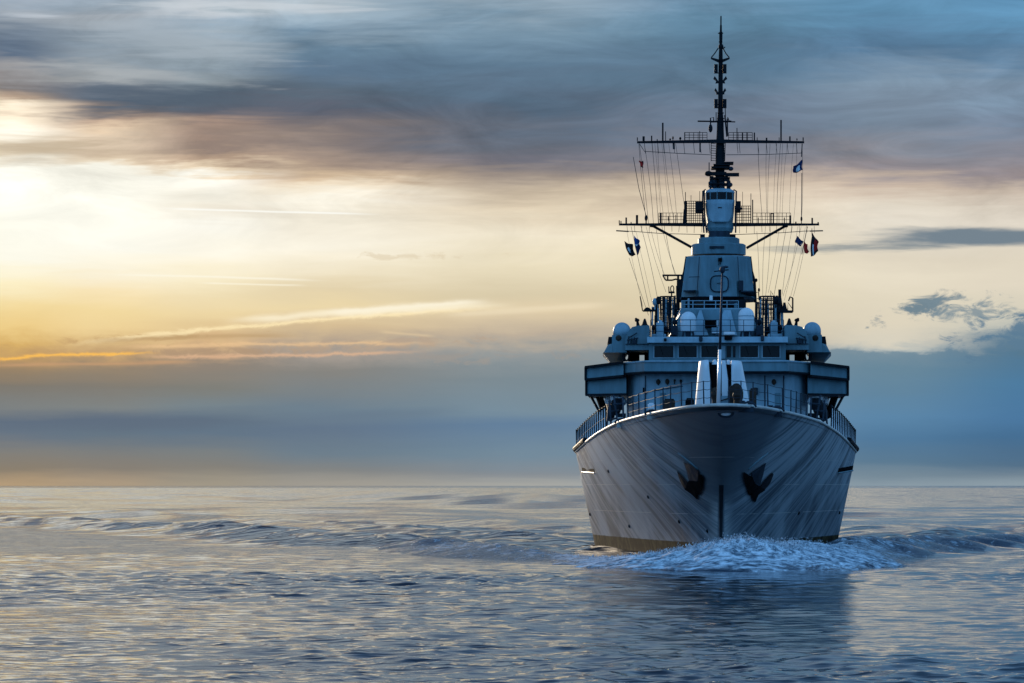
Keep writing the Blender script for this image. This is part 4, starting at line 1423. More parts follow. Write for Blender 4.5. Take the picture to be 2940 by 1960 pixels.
# radar and clutter at the foot of the mast
mb = MB()
mb.bpx(2082, 496, 2122, 505, MA - 1.6, MA - .9)
mb.bpx(2030, 493, 2086, 502, MA - 1.5, MA - .7)
mb.ball(P(2034, 498, MA - 1.2), .35, .4, .25)
mb.tube([P(2070, 520, MA - 1), P(2070, 497, MA - 1)], .25, 8)
mb.build('navigation_radar', m_dark, mast)
mb = MB()
for x0, y0, x1, y1 in ((2042, 477, 2092, 482), (2048, 470, 2096, 474), (2080, 464, 2106, 468), (2038, 508, 2096, 512), (2034, 525, 2090, 529)):
    mb.bpx(x0, y0, x1, y1, MA - 1.3, MA + 1.0)
mb.build('mast_platform', m_dark, mast)
mb = MB()
for x, y0, y1, w in ((2036, 505, 466, 3), (2040, 545, 505, 6), (2092, 545, 518, 12), (2084, 520, 505, 14), (2045, 520, 505, 8), (2100, 486, 481, 8), (2052, 540, 516, 16), (2072, 545, 515, 18)):
    mb.tube([P(x, y0, MA - .8), P(x, y1, MA - .8)], w * s_ / 2, 7)
for x, y, r in ((2041, 525, .25), (2040, 535, .2), (2098, 484, .25), (2094, 530, .3), (2060, 500, .3)):
    mb.ball(P(x, y, MA - 1.0), r, r, r * .8)
mb.build('mast_equipment', m_steel, mast)
mb = MB()
mb.tube([P(2042, 462, MA - .3), P(2042, 400, MA - .3)], .035, 5)
mb.tube([P(2081, 462, MA - .3), P(2083, 400, MA - .3)], .035, 5)
for y in range(404, 462, 7):
    mb.tube([P(2042, y, MA - .3), P(2055, y + 1, MA - .3)], .025, 4)
    mb.tube([P(2075, y, MA - .3), P(2082, y + 1, MA - .3)], .025, 4)
mb.build('mast_ladder', m_dark, mast)
uy = MB()
for x0, y0, x1, y1, t0, t1 in ((1829, 408, 2069, 405, 6.5, 11), (2069, 405, 2309, 408, 11, 6.5)):
    uy.hexa([P(x0, y0 + t0 / 2, MA - .8), P(x1, y1 + t1 / 2, MA - .8), P(x1, y1 - t1 / 2, MA - .8), P(x0, y0 - t0 / 2, MA - .8),
             P(x0, y0 + t0 / 2, MA - .3), P(x1, y1 + t1 / 2, MA - .3), P(x1, y1 - t1 / 2, MA - .3), P(x0, y0 - t0 / 2, MA - .3)])
uppery = uy.build('upper_yard', m_dark, ship)
ua = MA - .55
for x, y1, w, sh in ((1830, 394, 3, 'rod'), (1848, 391, 7, 'rod'), (1871, 389, 4, 'rod'), (1887, 399, 3, 'rod'), (1903, 352, 5, 'rod'), (1911, 377, 2.4, 'rod'), (1924, 397, 6, 'bulb'), (1932, 391, 5, 'bulb'), (1953, 393, 7, 'bulb'),
                     (1966, 379, 3, 'rod'), (2009, 376, 2.2, 'rod'), (2116, 367, 2.6, 'rod'), (2131, 379, 2.2, 'rod'), (2144, 380, 2.2, 'rod'), (2166, 380, 4, 'rod'), (2174, 394, 2.4, 'rod'), (2201, 395, 5, 'rod'), (2237, 394, 2, 'rod'),
                     (2242.5, 344, 4.6, 'rod'), (2268, 391, 4.6, 'rod'), (2288, 397, 4, 'bulb'), (2306, 394, 3.4, 'rod')):
    stub(uppery, x, 404, y1, w, ua, m_dark, sh)
lattice(uppery, 1966, 2030, 380, 402, ua, 5, 3, .026, 'yard_railing')
lattice(uppery, 2092, 2160, 380, 402, ua, 5, 3, .026, 'yard_railing')
mb = MB()
mb.tube([P(1836, 412, ua), P(1850, 434, ua), P(1950, 440, ua), P(2040, 444, ua)], .03, 5)
mb.tube([P(2303, 412, ua), P(2300, 439, ua), P(2200, 443, ua), P(2085, 444, ua)], .03, 5)
for x in (1850, 1872, 1888, 1904, 1934, 1963, 1991, 2010, 2036, 2116, 2122, 2176, 2200, 2228, 2260, 2286):
    mb.tube([P(x, 410, ua), P(x + 3, 440, ua)], .022, 4)
mb.tube([P(1934, 410, ua), P(1935, 428, ua)], .10, 6)
mb.tube([P(2010, 410, ua), P(2010, 436, ua)], .07, 6)
mb.build('foot_rope', m_rope, uppery)
# short spreader above, with lamps
mb = MB()
mb.tube([P(2003, 347.5, MA), P(2046, 348, MA)], .075, 6)
mb.tube([P(2090, 349, MA), P(2111, 349.5, MA)], .06, 6)
mb.tube([P(2040, 349, MA), P(2100, 348, MA)], .09, 6)
mb.build('spreader', m_dark, mast)
for pts, w in (([(2040, 372), (2040, 338), (2049, 337), (2049, 348)], .06), ([(2081, 330), (2083, 350), (2087, 392)], .07), ([(2088, 340), (2089, 390)], .06), ([(2056, 322), (2056, 350)], .04), ([(2082, 310), (2083, 340)], .04), ([(2086, 352), (2094, 348), (2089, 336)], .05)):
    MB().tube([P(x, y, MA - .4) for x, y in pts], w, 6).build('mast_stay', m_dark, mast)
MB().ball(P(2040, 368, MA - .5), .19, .2, .38).build('mast_lamp', m_dark, mast)
# box and fan aerials up the pole
for y0, y1 in ((184, 209), (284, 309)):
    for x0, x1 in ((2050.5, 2061), (2075.5, 2086)):
        mb = MB().bpx(x0, y0, x1, y1, MA - .3, MA + .3)
        mb.bpx(min(x0, 2061), y1 - 1, max(x1, 2075), y1 + 1, MA - .15, MA + .15) if x0 < 2055 else mb.bpx(2072, y1 - 1, x1, y1 + 1, MA - .15, MA + .15)
        mb.build('box_aerial', m_dark, mast)
for yc, sc in ((226, 1.0), (259, .85)):
    for sx in (-1, 1):
        pts = [(2068 + sx * 6, yc + 6), (2068 + sx * 16 * sc, yc - 8 * sc), (2068 + sx * 20 * sc, yc), (2068 + sx * 12, yc + 6), (2068 + sx * 14 * sc, yc + 13 * sc), (2068 + sx * 5, yc + 12)]
        if sx < 0:
            pts = pts[::-1]
        MB().ppx(pts, MA - .15, MA + .15).build('fan_aerial', m_dark, mast)
mb = MB()
for sx in (-1, 1):
    mb.hexa([P(2068 + sx * 4, 180, MA - .3), P(2068 + sx * 27.5, 169, MA - .12), P(2068 + sx * 26, 164, MA - .12), P(2068 + sx * 4, 170, MA - .3),
             P(2068 + sx * 4, 180, MA + .3), P(2068 + sx * 27.5, 169, MA + .12), P(2068 + sx * 26, 164, MA + .12), P(2068 + sx * 4, 170, MA + .3)])
    mb.tube([P(2068 + sx * 26, 165, MA), P(2068 + sx * 16, 153, MA), P(2069 + sx * 7, 138, MA)], .055, 6)
mb.ball(P(2070, 134, MA), .24, .24, .3)
mb.build('masthead_crosstree', m_dark, mast)
mb = MB()
for y, w in ((95, 15), (120, 11), (300, 17), (324, 19), (340, 21)):
    mb.tube([P(2069, y + 1.2, MA), P(2069, y - 1.2, MA)], w * s_ / 2, 10)
mb.tube([P(2078, 138, MA), P(2082, 134, MA)], .05, 5)
mb.build('mast_collar', m_dark, mast)

# ------------------------------------------------------------------ signal platforms either side of the tower
for sgn in (-1, 1):
    sp_ = empty('signal_platform', (0, 0, 0), ship)
    C0 = 2058.5

    def MX2(x):
        return x if sgn < 0 else 2 * C0 - x
    SA = 66.0
    random.seed(21 + sgn)
    # deck and house blocks
    for x0, y0, x1, y1, a, mt in ((1924, 912, 1940, 966, 67, m_super), (1884, 925, 1906, 966, 62, m_super_pale), (1870, 958, 1912, 968, 60.5, m_super_pale), (1926, 934, 1946, 962, 62, m_steel)):
        u, v = sorted((MX2(x0), MX2(x1)))
        MB().bpx(u, y0, v, y1, a, a + 3).build('gear_house', mt, sp_, bevel=.06)
    # upright posts, pipes and ladders
    xs_ = [1872, 1879, 1885, 1890, 1897, 1904, 1911, 1918, 1925, 1932, 1939, 1945]
    for i, x in enumerate(xs_):
        top = random.choice((848, 852, 858, 866, 872)) if 1882 < x < 1946 else random.choice((890, 905, 880))
        mt = m_dark if i % 3 else m_super_pale
        MB().tube([P(MX2(x + random.uniform(-2, 2)), 966, SA), P(MX2(x + random.uniform(-2, 2)), top, SA)], random.choice((.05, .07, .10, .13)), 6).build('post', mt, sp_)
    mb = MB()
    for y in range(856, 962, 14):
        mb.tube([P(MX2(1898 + random.uniform(-8, 4)), y, SA - .1), P(MX2(1944), y + random.uniform(-1, 1), SA - .1)], .035, 4)
    for x in (1902, 1909, 1920, 1936):
        mb.tube([P(MX2(x), 850, SA - .2), P(MX2(x), 962, SA - .2)], .03, 4)
    mb.build('guard_railing', m_steel, sp_)
    # basket railing
    bx_, by_ = (1916, 851) if sgn < 0 else (2058.5 * 2 - 2203, 851)
    r = 22 * PXM(SA)
    x = LX(MX2(bx_), SA + 1)
    mb = MB()
    for y in (851, 862, 875, 888):
        ringp = [(x + r * math.cos(t), SA + 1 + r * math.sin(t), Z(y, SA + 1)) for t in [2 * math.pi * i / 20 for i in range(20)]]
        mb.tube(ringp, .04, 4, closed=True)
    for i in range(12):
        t = 2 * math.pi * i / 12
        mb.tube([(x + r * math.cos(t), SA + 1 + r * math.sin(t), Z(851, SA + 1)), (x + r * .9 * math.cos(t), SA + 1 + r * .9 * math.sin(t), Z(905, SA + 1))], .05, 5)
    mb.build('basket', m_dark, sp_)
    # searchlights and lamps
    for x_, y_, rr in ((1880, 866, .28), (1890, 862, .3), (1896, 930, .3), (1912, 948, .3), (1932, 953, .25), (1876, 940, .22), (1937, 925, .25)):
        mb = MB().ball(P(MX2(x_), y_, SA - 2.2), rr * .8, rr, rr * 1.2)
        mb.tube([P(MX2(x_), y_ + 4, SA - 2.2), P(MX2(x_), y_ + 22, SA - 2.2)], .06, 6)
        mb.build('searchlight', random.choice((m_dark, m_steel, m_super_pale)), sp_)
    if sgn < 0:
        mb = MB().ppx([(1845, 892), (1852, 884), (1858, 881), (1866, 884), (1870, 888), (1875, 880), (1882, 882), (1882, 892)], SA - .5, SA + 1)
        mb.build('lookout_tray', m_dark, sp_)
        MB().tube([P(1868, 892, SA), P(1870, 935, SA)], .03, 4).build('whip_aerial', m_dark, sp_)
        MB().tube([P(1845, 892, SA), P(1838, 850, SA)], .05, 5).build('whip_aerial', m_dark, sp_)
        # surface radar on its post
        mb = MB()
        mb.tube([P(1947, 905, SA + 2), P(1946, 820, SA + 2)], .16, 8)
        mb.tube([P(1947, 830, SA + 2), P(1947, 790, SA + 2)], .10, 8)
        mb.bpx(1943, 804, 1955, 828, SA + 1.6, SA + 2.4)
        mb.build('radar_post', m_dark, sp_)
        mb = MB()
        mb.tube([P(1902, 790, SA + 2), P(1959, 790, SA + 2)], .09, 6)
        mb.tube([P(1911, 804, SA + 2), P(1930, 804, SA + 2), P(1940, 801, SA + 2), P(1957, 804, SA + 2)], .08, 6)
        for xq in (1903, 1917, 1957):
            mb.tube([P(xq, 790, SA + 2), P(xq + (8 if xq == 1903 else 0), 804, SA + 2)], .07, 6)
        mb.build('radar_aerial', m_dark, sp_)
        arc = [P(1930 + 4.5 * math.cos(t), 829 + 9 * math.sin(t), SA + 1) for t in [2 * math.pi * i / 14 for i in range(14)]]
        mb = MB().tube(arc, .05, 5, closed=True)
        mb.tube([P(1921, 838, SA + 1), P(1920, 822, SA + 1)], .05, 5)
        mb.bpx(1919, 836, 1937, 841, SA + .8, SA + 1.2)
        mb.tube([P(1928, 841, SA + 1), P(1928, 852, SA + 1)], .07, 5)
        mb.build('loop_aerial', m_dark, sp_)
    else:
        mb = MB().ppx([(2236, 893), (2276, 895), (2276, 897), (2262, 890), (2256, 880), (2250, 872), (2246, 884)], SA - .5, SA + 1)
        mb.bpx(2234, 891, 2277, 896, SA - .8, SA + 1.2)
        mb.build('lookout_tray', m_dark, sp_)
        mb = MB()
        mb.tube([P(2276, 895, SA), P(2276, 855, SA)], .07, 6)
        mb.tube([P(2276, 855, SA), P(2268, 852, SA), P(2264, 864, SA)], .07, 6)
        mb.tube([P(2262, 888, SA), P(2262, 868, SA), P(2276, 887, SA)], .04, 5)
        mb.build('lookout_frame', m_dark, sp_)
        mb = MB().bpx(2235, 831, 2243, 851, SA - .2, SA + .5)
        mb.tube([P(2240, 892, SA), P(2238, 850, SA)], .28, 8, r1=.15)
        mb.build('identification_aerial', m_dark, sp_)
        MB().tube([P(2253, 890, SA), P(2252, 868, SA)], .22, 8, r1=.1).build('sighting_post', m_dark, sp_)
        mb = MB().tube([P(2219, 845, SA + 1), P(2213, 834, SA + 1), P(2213, 851, SA + 1)], .04, 5)
        mb.build('whip_aerial', m_dark, sp_)

# ------------------------------------------------------------------ rigging
random.seed(5)
LINES = []
for x0, x1 in ((1836, 1862), (1834, 1856), (1850, 1876), (1872, 1890), (1888, 1908), (1880, 1898), (1900, 1922), (1906, 1936), (1920, 1944), (1940, 1972)):
    LINES.append((x0, 412, ua, x1, 641, yA))
for x0, x1 in ((2176, 2190), (2200, 2203), (2211, 2204), (2230, 2221), (2241, 2230), (2247, 2238), (2260, 2246), (2278, 2266), (2287, 2278), (2303, 2301)):
    LINES.append((x0, 412, ua, x1, 641, yA))
for x0, y0, x1, y1 in ((1800, 664, 1846, 880), (1812, 650, 1868, 900), (1826, 664, 1872, 868), (1840, 648, 1888, 858), (1855, 650, 1912, 838), (1870, 664, 1912, 800), (1886, 668, 1906, 795), (1900, 648, 1942, 792), (1912, 670, 1938, 788), (1806, 740, 1862, 905)):
    LINES.append((x0, y0, yA, x1, y1, 66.0))
for x0, y0, x1, y1 in ((2173, 664, 2180, 832), (2198, 650, 2190, 850), (2212, 650, 2198, 850), (2236, 664, 2206, 840), (2258, 650, 2222, 848), (2275, 650, 2246, 845), (2290, 650, 2252, 862), (2300, 650, 2248, 850), (2312, 652, 2268, 858), (2308, 720, 2278, 850)):
    LINES.append((x0, y0, yA, x1, y1, 66.0))
for x0, y0, a0, x1, y1, a1 in LINES:
    u, v = P(x0, y0, a0), P(x1, y1, a1)
    mid = u.lerp(v, .5) + Vector((random.uniform(-.12, .12), 0, -.1))
    MB().tube([u, u.lerp(mid, .5) + (mid - u.lerp(v, .5)) * .25, mid, v.lerp(mid, .5) + (mid - u.lerp(v, .5)) * .25, v], random.choice((.011, .014, .018)), 4).build('halyard', m_rope, ship)
MB().tube([P(2303, 412, ua), P(2301, 450, ua)], .05, 5).build('halyard', m_rope, ship)
MB().tube([P(2302, 496, ua), P(2301, 620, ua)], .035, 5).build('halyard', m_rope, ship)
MB().tube([P(1818, 450, ua), P(1834, 540, ua), P(1858, 630, yA)], .03, 5).build('halyard', m_rope, ship)
MB().tube([P(2318, 650, yA), P(2302, 730, yA)], .035, 5).build('halyard', m_rope, ship)
MB().tube([P(2331, 655, yA), P(2331, 676, yA)], .03, 5).build('halyard', m_rope, ship)

# ------------------------------------------------------------------ signal flags, each hoisted on its own line
RSHIP = math.cos(-PHI), math.sin(-PHI)


def to_world(v):
    return Vector((BX + v.x * CPH + v.y * SPH, BY - v.x * SPH + v.y * CPH, v.z))


def flag(corners, mats, pick, label, a, ph):
    """four photo corners (hoist top, fly top, fly bottom, hoist bottom); pick(u, v) gives the cloth colour"""
    A_, B_, C_, D_ = [to_world(P(x, y, a)) for x, y in corners]
    n, m_ = 12, 10
    vs, fs, mi = [], [], []
    org = A_.copy()
    for i in range(n + 1):
        u = i / n
        for j in range(m_ + 1):
            v = j / m_
            p = (A_ * (1 - u) + B_ * u) * (1 - v) + (D_ * (1 - u) + C_ * u) * v
            p = p + Vector((.05 * math.sin(v * 5 + ph), .28 * math.sin(u * 5.5 + v * 2 + ph) * u, .06 * math.sin(u * 6 + ph)))
            vs.append(p - org)
    for i in range(n):
        for j in range(m_):
            k = i * (m_ + 1) + j
            fs.append((k, k + m_ + 1, k + m_ + 2, k + 1))
            mi.append(pick((i + .5) / n, (j + .5) / m_))
    mb = MB()
    mb.add(vs, fs)
    mb.m = mi
    o = mb.build('signal_flag', mats, None, smooth=True, normals=False)
    md = o.modifiers.new('cloth', 'SOLIDIFY')
    md.thickness = .015
    o.location = org
    tag(o, label, 'flag', 'signal flags on the halyards')
    return o


def disc(cx_, cy_, rx, ry):
    return lambda u, v: 1 if ((u - cx_) / rx) ** 2 + ((v - cy_) / ry) ** 2 < 1 else 0


FA = yA - .6
flag([(1833, 463), (1845, 461), (1848, 480), (1842, 481)], [m_red, m_black], lambda u, v: 1 if u > .75 or v > .8 else 0, 'small reddish brown flag alone below the upper yard end', FA, .3)
flag([(2302, 459), (2276, 478), (2279, 496), (2305, 489)], [m_navy, m_cloth_white], disc(.45, .62, .24, .34), 'navy flag with white patch hanging below the upper yard', FA, 1.1)
flag([(1791, 693), (1816, 702), (1824, 733), (1806, 734)], [m_black, m_cloth_white], disc(.42, .5, .14, .16), 'black flag with a small white spot below the lower yard', FA, 2.0)
flag([(1820, 676), (1837, 692), (1838, 712), (1828, 734)], [m_blue, m_navy, m_cloth_white], lambda u, v: 2 if .44 < v < .52 else (1 if v > .52 else 0), 'pointed blue flag with a thin white stripe beside the black one', FA, 2.7)
flag([(2287, 678), (2306, 693), (2302, 707), (2283, 697)], [m_navy, m_cloth_white], disc(.86, .55, .14, .3), 'navy flag with white spot at its fly below the lower yard', FA, .8)
flag([(2308, 694), (2317, 702), (2323, 724), (2310, 728)], [m_red], lambda u, v: 0, 'plain small red flag between two darker signal flags', FA, 1.7)
flag([(2331, 669), (2350, 695), (2348, 722), (2327, 738)], [m_black, m_red, m_cloth_white], lambda u, v: 1 if u > .38 and .12 < v < .85 else (2 if .28 < u < .38 and v > .35 else 0), 'long black and red flag at the outer yard end', FA, 2.2)
# ------------------------------------------------------------------ the sea
def sea_patch(x, y):
    """calm lanes and ruffled lanes"""
    p = (np.sin(x * 0.021 + y * 0.034 + 0.6) + np.sin(-x * 0.037 + y * 0.055 + 2.1)
         + 0.8 * np.sin(x * 0.066 + y * 0.021 + 4.0) + 0.7 * np.sin(x * 0.018 - y * 0.083 + 1.0)
         + 0.5 * np.sin(x * 0.11 + y * 0.13 + 5.2))
    p = np.clip(0.75 + 0.24 * p, 0.22, 1.6)
    p = p * np.clip(1.28 + np.where(x > 0, 3.5, 4.5) * x / np.maximum(y, 60), 0.75, 1.9)
    calm = calm_field(x, y)
    return p * (1 - 0.80 * calm) * (1 + 1.2 * np.maximum(chop_field(x, y), 0))


def calm_field(x, y):
    """slick water pushed ahead of the stem"""
    return np.exp(-((x - 15.5) / 13.0) ** 2) * np.clip((y - 95) / 40, 0, 1) * np.clip((262 - y) / 10, 0, 1)


def chop_field(x, y):
    """churned water between the wake arms and along the outer arm"""
    inside = np.clip(((y - 255) * 0.34 - np.abs(x - 15 - (y - 266) * 0.047)) / 6.0, 0, 1)
    f = inside * np.clip((y - 285) / 20, 0, 1) * np.exp(-np.clip(y - 300, 0, None) / 260.0)
    d, h = polyline_dist(x, y, WAKES[0][0])
    return np.clip(f + 0.7 * np.clip(h * 2, 0, 1) * np.exp(-(d / 12.0) ** 2), 0, 1.4) - 0.27 * calm_field(x, y)


NW = 150
w_lam = np.exp(rng.uniform(np.log(0.36), np.log(5.5), NW))
w_dir = np.radians(90) + rng.normal(0, np.radians(52), NW)      # crests lie mostly across the view
w_ph = rng.uniform(0, 2 * np.pi, NW)
w_k = 2 * np.pi / w_lam
w_slope = 0.0195 * np.where(w_lam > 7, 0.5, np.where(w_lam > 4, 0.8, 1.0)) * rng.uniform(0.6, 1.4, NW)
# a long low swell under the wind ripple
w_lam = np.concatenate([w_lam, np.exp(rng.uniform(np.log(16.0), np.log(130.0), 40))])
w_dir = np.concatenate([w_dir, np.radians(90) + rng.normal(0, np.radians(38), 40)])
w_ph = np.concatenate([w_ph, rng.uniform(0, 2 * np.pi, 40)])
w_slope = np.concatenate([w_slope, 0.0085 * rng.uniform(0.6, 1.4, 40)])
w_k = 2 * np.pi / w_lam
# short steep chop, only where the wake has stirred the water up
n_open = len(w_lam)
w_lam = np.concatenate([w_lam, np.exp(rng.uniform(np.log(5.2), np.log(13.0), 36))])
w_dir = np.concatenate([w_dir, np.radians(90) + rng.normal(0, np.radians(35), 36)])
w_ph = np.concatenate([w_ph, rng.uniform(0, 2 * np.pi, 36)])
w_slope = np.concatenate([w_slope, 0.030 * rng.uniform(0.6, 1.4, 36)])
w_k = 2 * np.pi / w_lam
NW = len(w_lam)
w_amp = w_slope / w_k


def waves(x, y, res):
    z = np.zeros_like(x)
    gx, gy = np.zeros_like(x), np.zeros_like(x)
    pt = sea_patch(x, y)
    stir = np.maximum(chop_field(x, y), 0)
    lee = np.clip((y - 330) / 350, 0.2, 1)
    for i in range(NW):
        kx, ky = w_k[i] * np.cos(w_dir[i]), w_k[i] * np.sin(w_dir[i])
        att = np.clip(w_lam[i] / (res * 2.6) - 1.0, 0, 1)
        ph = kx * x + ky * y + w_ph[i]
        s = np.sin(ph)
        s = s + 0.18 * np.sin(2 * ph + 1.57)
        am = w_amp[i] * att * (stir if i >= n_open else (pt if w_lam[i] < 8 else (lee if w_lam[i] > 13 else 1.0)))
        z += am * s
        cs = am * np.cos(ph) * 1.25          # crests drawn together, troughs spread
        gx += cs * np.cos(w_dir[i])
        gy += cs * np.sin(w_dir[i])
    return z, gx, gy


def polyline_dist(x, y, pts):
    """distance to a wake crest, signed towards the viewer, with the height along it"""
    best = np.full(x.shape, 1e9)
    sg = np.zeros_like(x)
    hh = np.zeros_like(x)
    for (x0, y0, h0), (x1, y1, h1) in zip(pts[:-1], pts[1:]):
        ex, ey = x1 - x0, y1 - y0
        L2 = ex * ex + ey * ey
        t = np.clip(((x - x0) * ex + (y - y0) * ey) / L2, 0, 1)
        qx, qy = x - (x0 + t * ex), y - (y0 + t * ey)
        d = np.sqrt(qx * qx + qy * qy)
        m = d < best
        best = np.where(m, d, best)
        sg = np.where(m, np.sign(qx * ey - qy * ex), sg)
        hh = np.where(m, h0 + (h1 - h0) * t, hh)
    return best * sg, hh


WAKES = [
    # (crest points (x, y, height), front width, back width)
    ([(-6, 322, 0.0), (-12, 345, 0.5), (-22, 385, 0.6), (-32, 425, 0.6), (-46, 470, 0.6), (-58, 515, 0.5), (-74, 560, 0.4), (-110, 690, 0.0)], 9.0, 8.0),
    ([(2, 395, 0.0), (-14, 440, 0.6), (-38, 540, 0.8), (-60, 640, 0.6), (-90, 760, 0.0)], 9.0, 8.0),
    ([(-64, 1425, 0.0), (-47, 1380, 2.4), (-10, 1285, 3.0), (20, 1212, 2.6), (45, 1150, 0.0)], 42.0, 30.0),
    ([(-16, 1000, 0.0), (-4, 975, 1.5), (10, 950, 1.6), (22, 930, 1.0)], 24.0, 16.0),
    ([(13, 420, 0.0), (6, 470, 0.8), (-6, 540, 0.8), (-16, 590, 0.0)], 9.0, 6.0),
    ([(34, 390, 0.0), (42, 430, 0.8), (52, 480, 0.8), (64, 540, 0.0)], 8.0, 6.0),
    ([(32, 345, 0.0), (40, 368, 0.6), (50, 400, 0.6), (62, 450, 0.0)], 6.0, 5.0),
    ([(46, 340, 0.3), (60, 378, 0.3), (80, 440, 0.3), (110, 540, 0.3), (150, 680, 0.1)], 7.0, 6.0),
]


def echelon(pts, n, h0, h1, seed):
    """the feathered crests that make up one arm of the wake"""
    r = np.random.default_rng(seed)
    pts = np.array(pts, float)
    cum = np.concatenate([[0], np.cumsum(np.linalg.norm(np.diff(pts, axis=0), axis=1))])
    out = []
    sx = 1 if pts[-1, 0] > pts[0, 0] else -1
    for k in range(n):
        s = cum[-1] * (k + r.uniform(-0.25, 0.25)) / (n - 1)
        px_, py_ = np.interp(s, cum, pts[:, 0]), np.interp(s, cum, pts[:, 1])
        f = k / (n - 1)
        out.append((px_ + r.normal(0, 0.8), py_ + r.normal(0, 1.5), sx, r.uniform(0.16, 0.42),
                    (6.0 + 7 * f) * r.uniform(0.7, 1.3), (h0 + (h1 - h0) * f) * r.uniform(0.7, 1.25), (1.9 + 1.6 * f) * r.uniform(0.85, 1.2)))
    return out


FEATHERS = (echelon([(-5, 316), (-12, 345), (-22, 385), (-32, 425), (-46, 470), (-58, 515), (-74, 560), (-92, 625)], 30, 0.62, 0.30, 5)
            + echelon([(27, 290), (34, 309), (40.5, 327), (48.5, 347), (58, 372), (80, 440), (110, 540)], 30, 0.8, 0.6, 8)
            + echelon([(36, 350), (46, 390), (60, 450), (74, 510)], 12, 0.45, 0.35, 9)
            + echelon([(6, 360), (-2, 410), (-12, 470), (-30, 560)], 14, 0.45, 0.35, 10))


def feather_height(x, y):
    z = np.zeros_like(x)
    for cx_, cy_, sx, tl, L, h, w in FEATHERS:
        ex, ey = sx * math.cos(tl), math.sin(tl)
        dx_, dy_ = x - cx_, y - cy_
        u = dx_ * ex + dy_ * ey
        v = dy_ * ex * sx - dx_ * ey * sx          # away from the viewer
        m = (np.abs(u) < 2.2 * L) & (np.abs(v) < 16)
        if not m.any():
            continue
        um, vm = u[m], v[m]
        vm = vm - 0.8 * np.sin(um * 0.55 + cx_) - 0.5 * np.sin(um * 1.3 + cy_)
        ww = np.where(vm < 0, w, w * 2.4)
        z[m] = np.maximum(z[m], h * np.exp(-(um / L) ** 2) * np.exp(-(vm / ww) ** 2))
    return z


def wake_height(x, y):
    z = feather_height(x, y)
    for pts, fw, bw in WAKES:
        d, h = polyline_dist(x, y, pts)
        w = np.where(d < 0, fw, bw)
        if pts[-1][0] > pts[0][0]:
            w = np.where(d > 0, fw, bw)
        z += h * np.exp(-(d / w * 1.6) ** 2)
    return z


def make_sea():
    inv = np.linspace(1 / 62.0, 1 / 900.0, 1350)
    near = 1.0 / inv
    swell = np.arange(914.0, 8000.0, 19.0)      # open sea: a low steady swell out to the horizon
    rows = np.concatenate([[-3000, -600, -150, 0, 40], near, swell, [8200, 10000, 20000, 60000, 150000]])
    core = np.linspace(-0.185, 0.185, 430)
    cols = np.concatenate([[-60, -12, -4, -1.5, -0.7, -0.4, -0.28, -0.22], core, [0.22, 0.28, 0.4, 0.7, 1.5, 4, 12, 60]])
    half = np.clip(rows, 70, None)
    X = cols[None, :] * half[:, None]
    Y = np.repeat(rows[:, None], len(cols), 1)
    res = np.gradient(rows)[:, None] * np.ones_like(X)
    cres = np.abs(np.gradient(cols))[None, :] * half[:, None]
    res = np.maximum(np.abs(res), np.maximum(cres * 0.35, np.where(cres > 1.5, cres, 0)))
    Zs = np.zeros_like(X)
    sl = slice(3, 5 + len(near))
    CH = chop_field(X, Y)
    zz_, gx, gy = waves(X[sl], Y[sl], res[sl])
    Zs[sl] = zz_ + wake_height(X[sl], Y[sl])
    X = X.copy()
    X[sl] += gx
    Y[sl] += gy
    s0 = 5 + len(near)
    for i in range(len(swell)):
        ph = rng.uniform(0, 2 * np.pi, 3)
        xx = X[s0 + i]
        am = 0.42 + 0.20 * np.sin(xx / 14.0 + ph[0]) + 0.16 * np.sin(xx / 31.0 + ph[1]) + 0.10 * np.sin(xx / 6.5 + ph[2])
        Zs[s0 + i] = np.clip(am, 0.05, 0.9) * (1 if i % 2 else -0.35) + wake_height(xx, Y[s0 + i])
    nr, nc = X.shape
    co_ = np.stack([X, Y, Zs], -1).reshape(-1, 3).astype(np.float32)
    i = (np.arange(nr - 1)[:, None] * nc + np.arange(nc - 1)[None, :]).ravel()
    q = np.stack([i, i + 1, i + nc + 1, i + nc], -1).astype(np.int32)
    me = bpy.data.meshes.new('sea')
    me.vertices.add(len(co_))
    me.vertices.foreach_set('co', co_.ravel())
    me.loops.add(q.size)
    me.loops.foreach_set('vertex_index', q.ravel())
    me.polygons.add(len(q))
    me.polygons.foreach_set('loop_start', np.arange(0, q.size, 4, dtype=np.int32))
    sm = np.ones(len(q), bool)
    sm[(s0 - 1) * (nc - 1):] = False
    me.polygons.foreach_set('use_smooth', sm)
    me.update()
    me.validate()
    dw = np.clip((co_[:, 1] - 160.0) / 500.0, 0, 1).astype(np.float32)
    at = me.attributes.new('distance_weight', 'FLOAT', 'POINT')
    at.data.foreach_set('value', dw)
    at = me.attributes.new('chop', 'FLOAT', 'POINT')
    at.data.foreach_set('value', CH.ravel().astype(np.float32))
    me.materials.append(m_sea)
    o = bpy.data.objects.new('sea', me)
    COL.objects.link(o)
    tag(o, kind='structure')


make_sea()

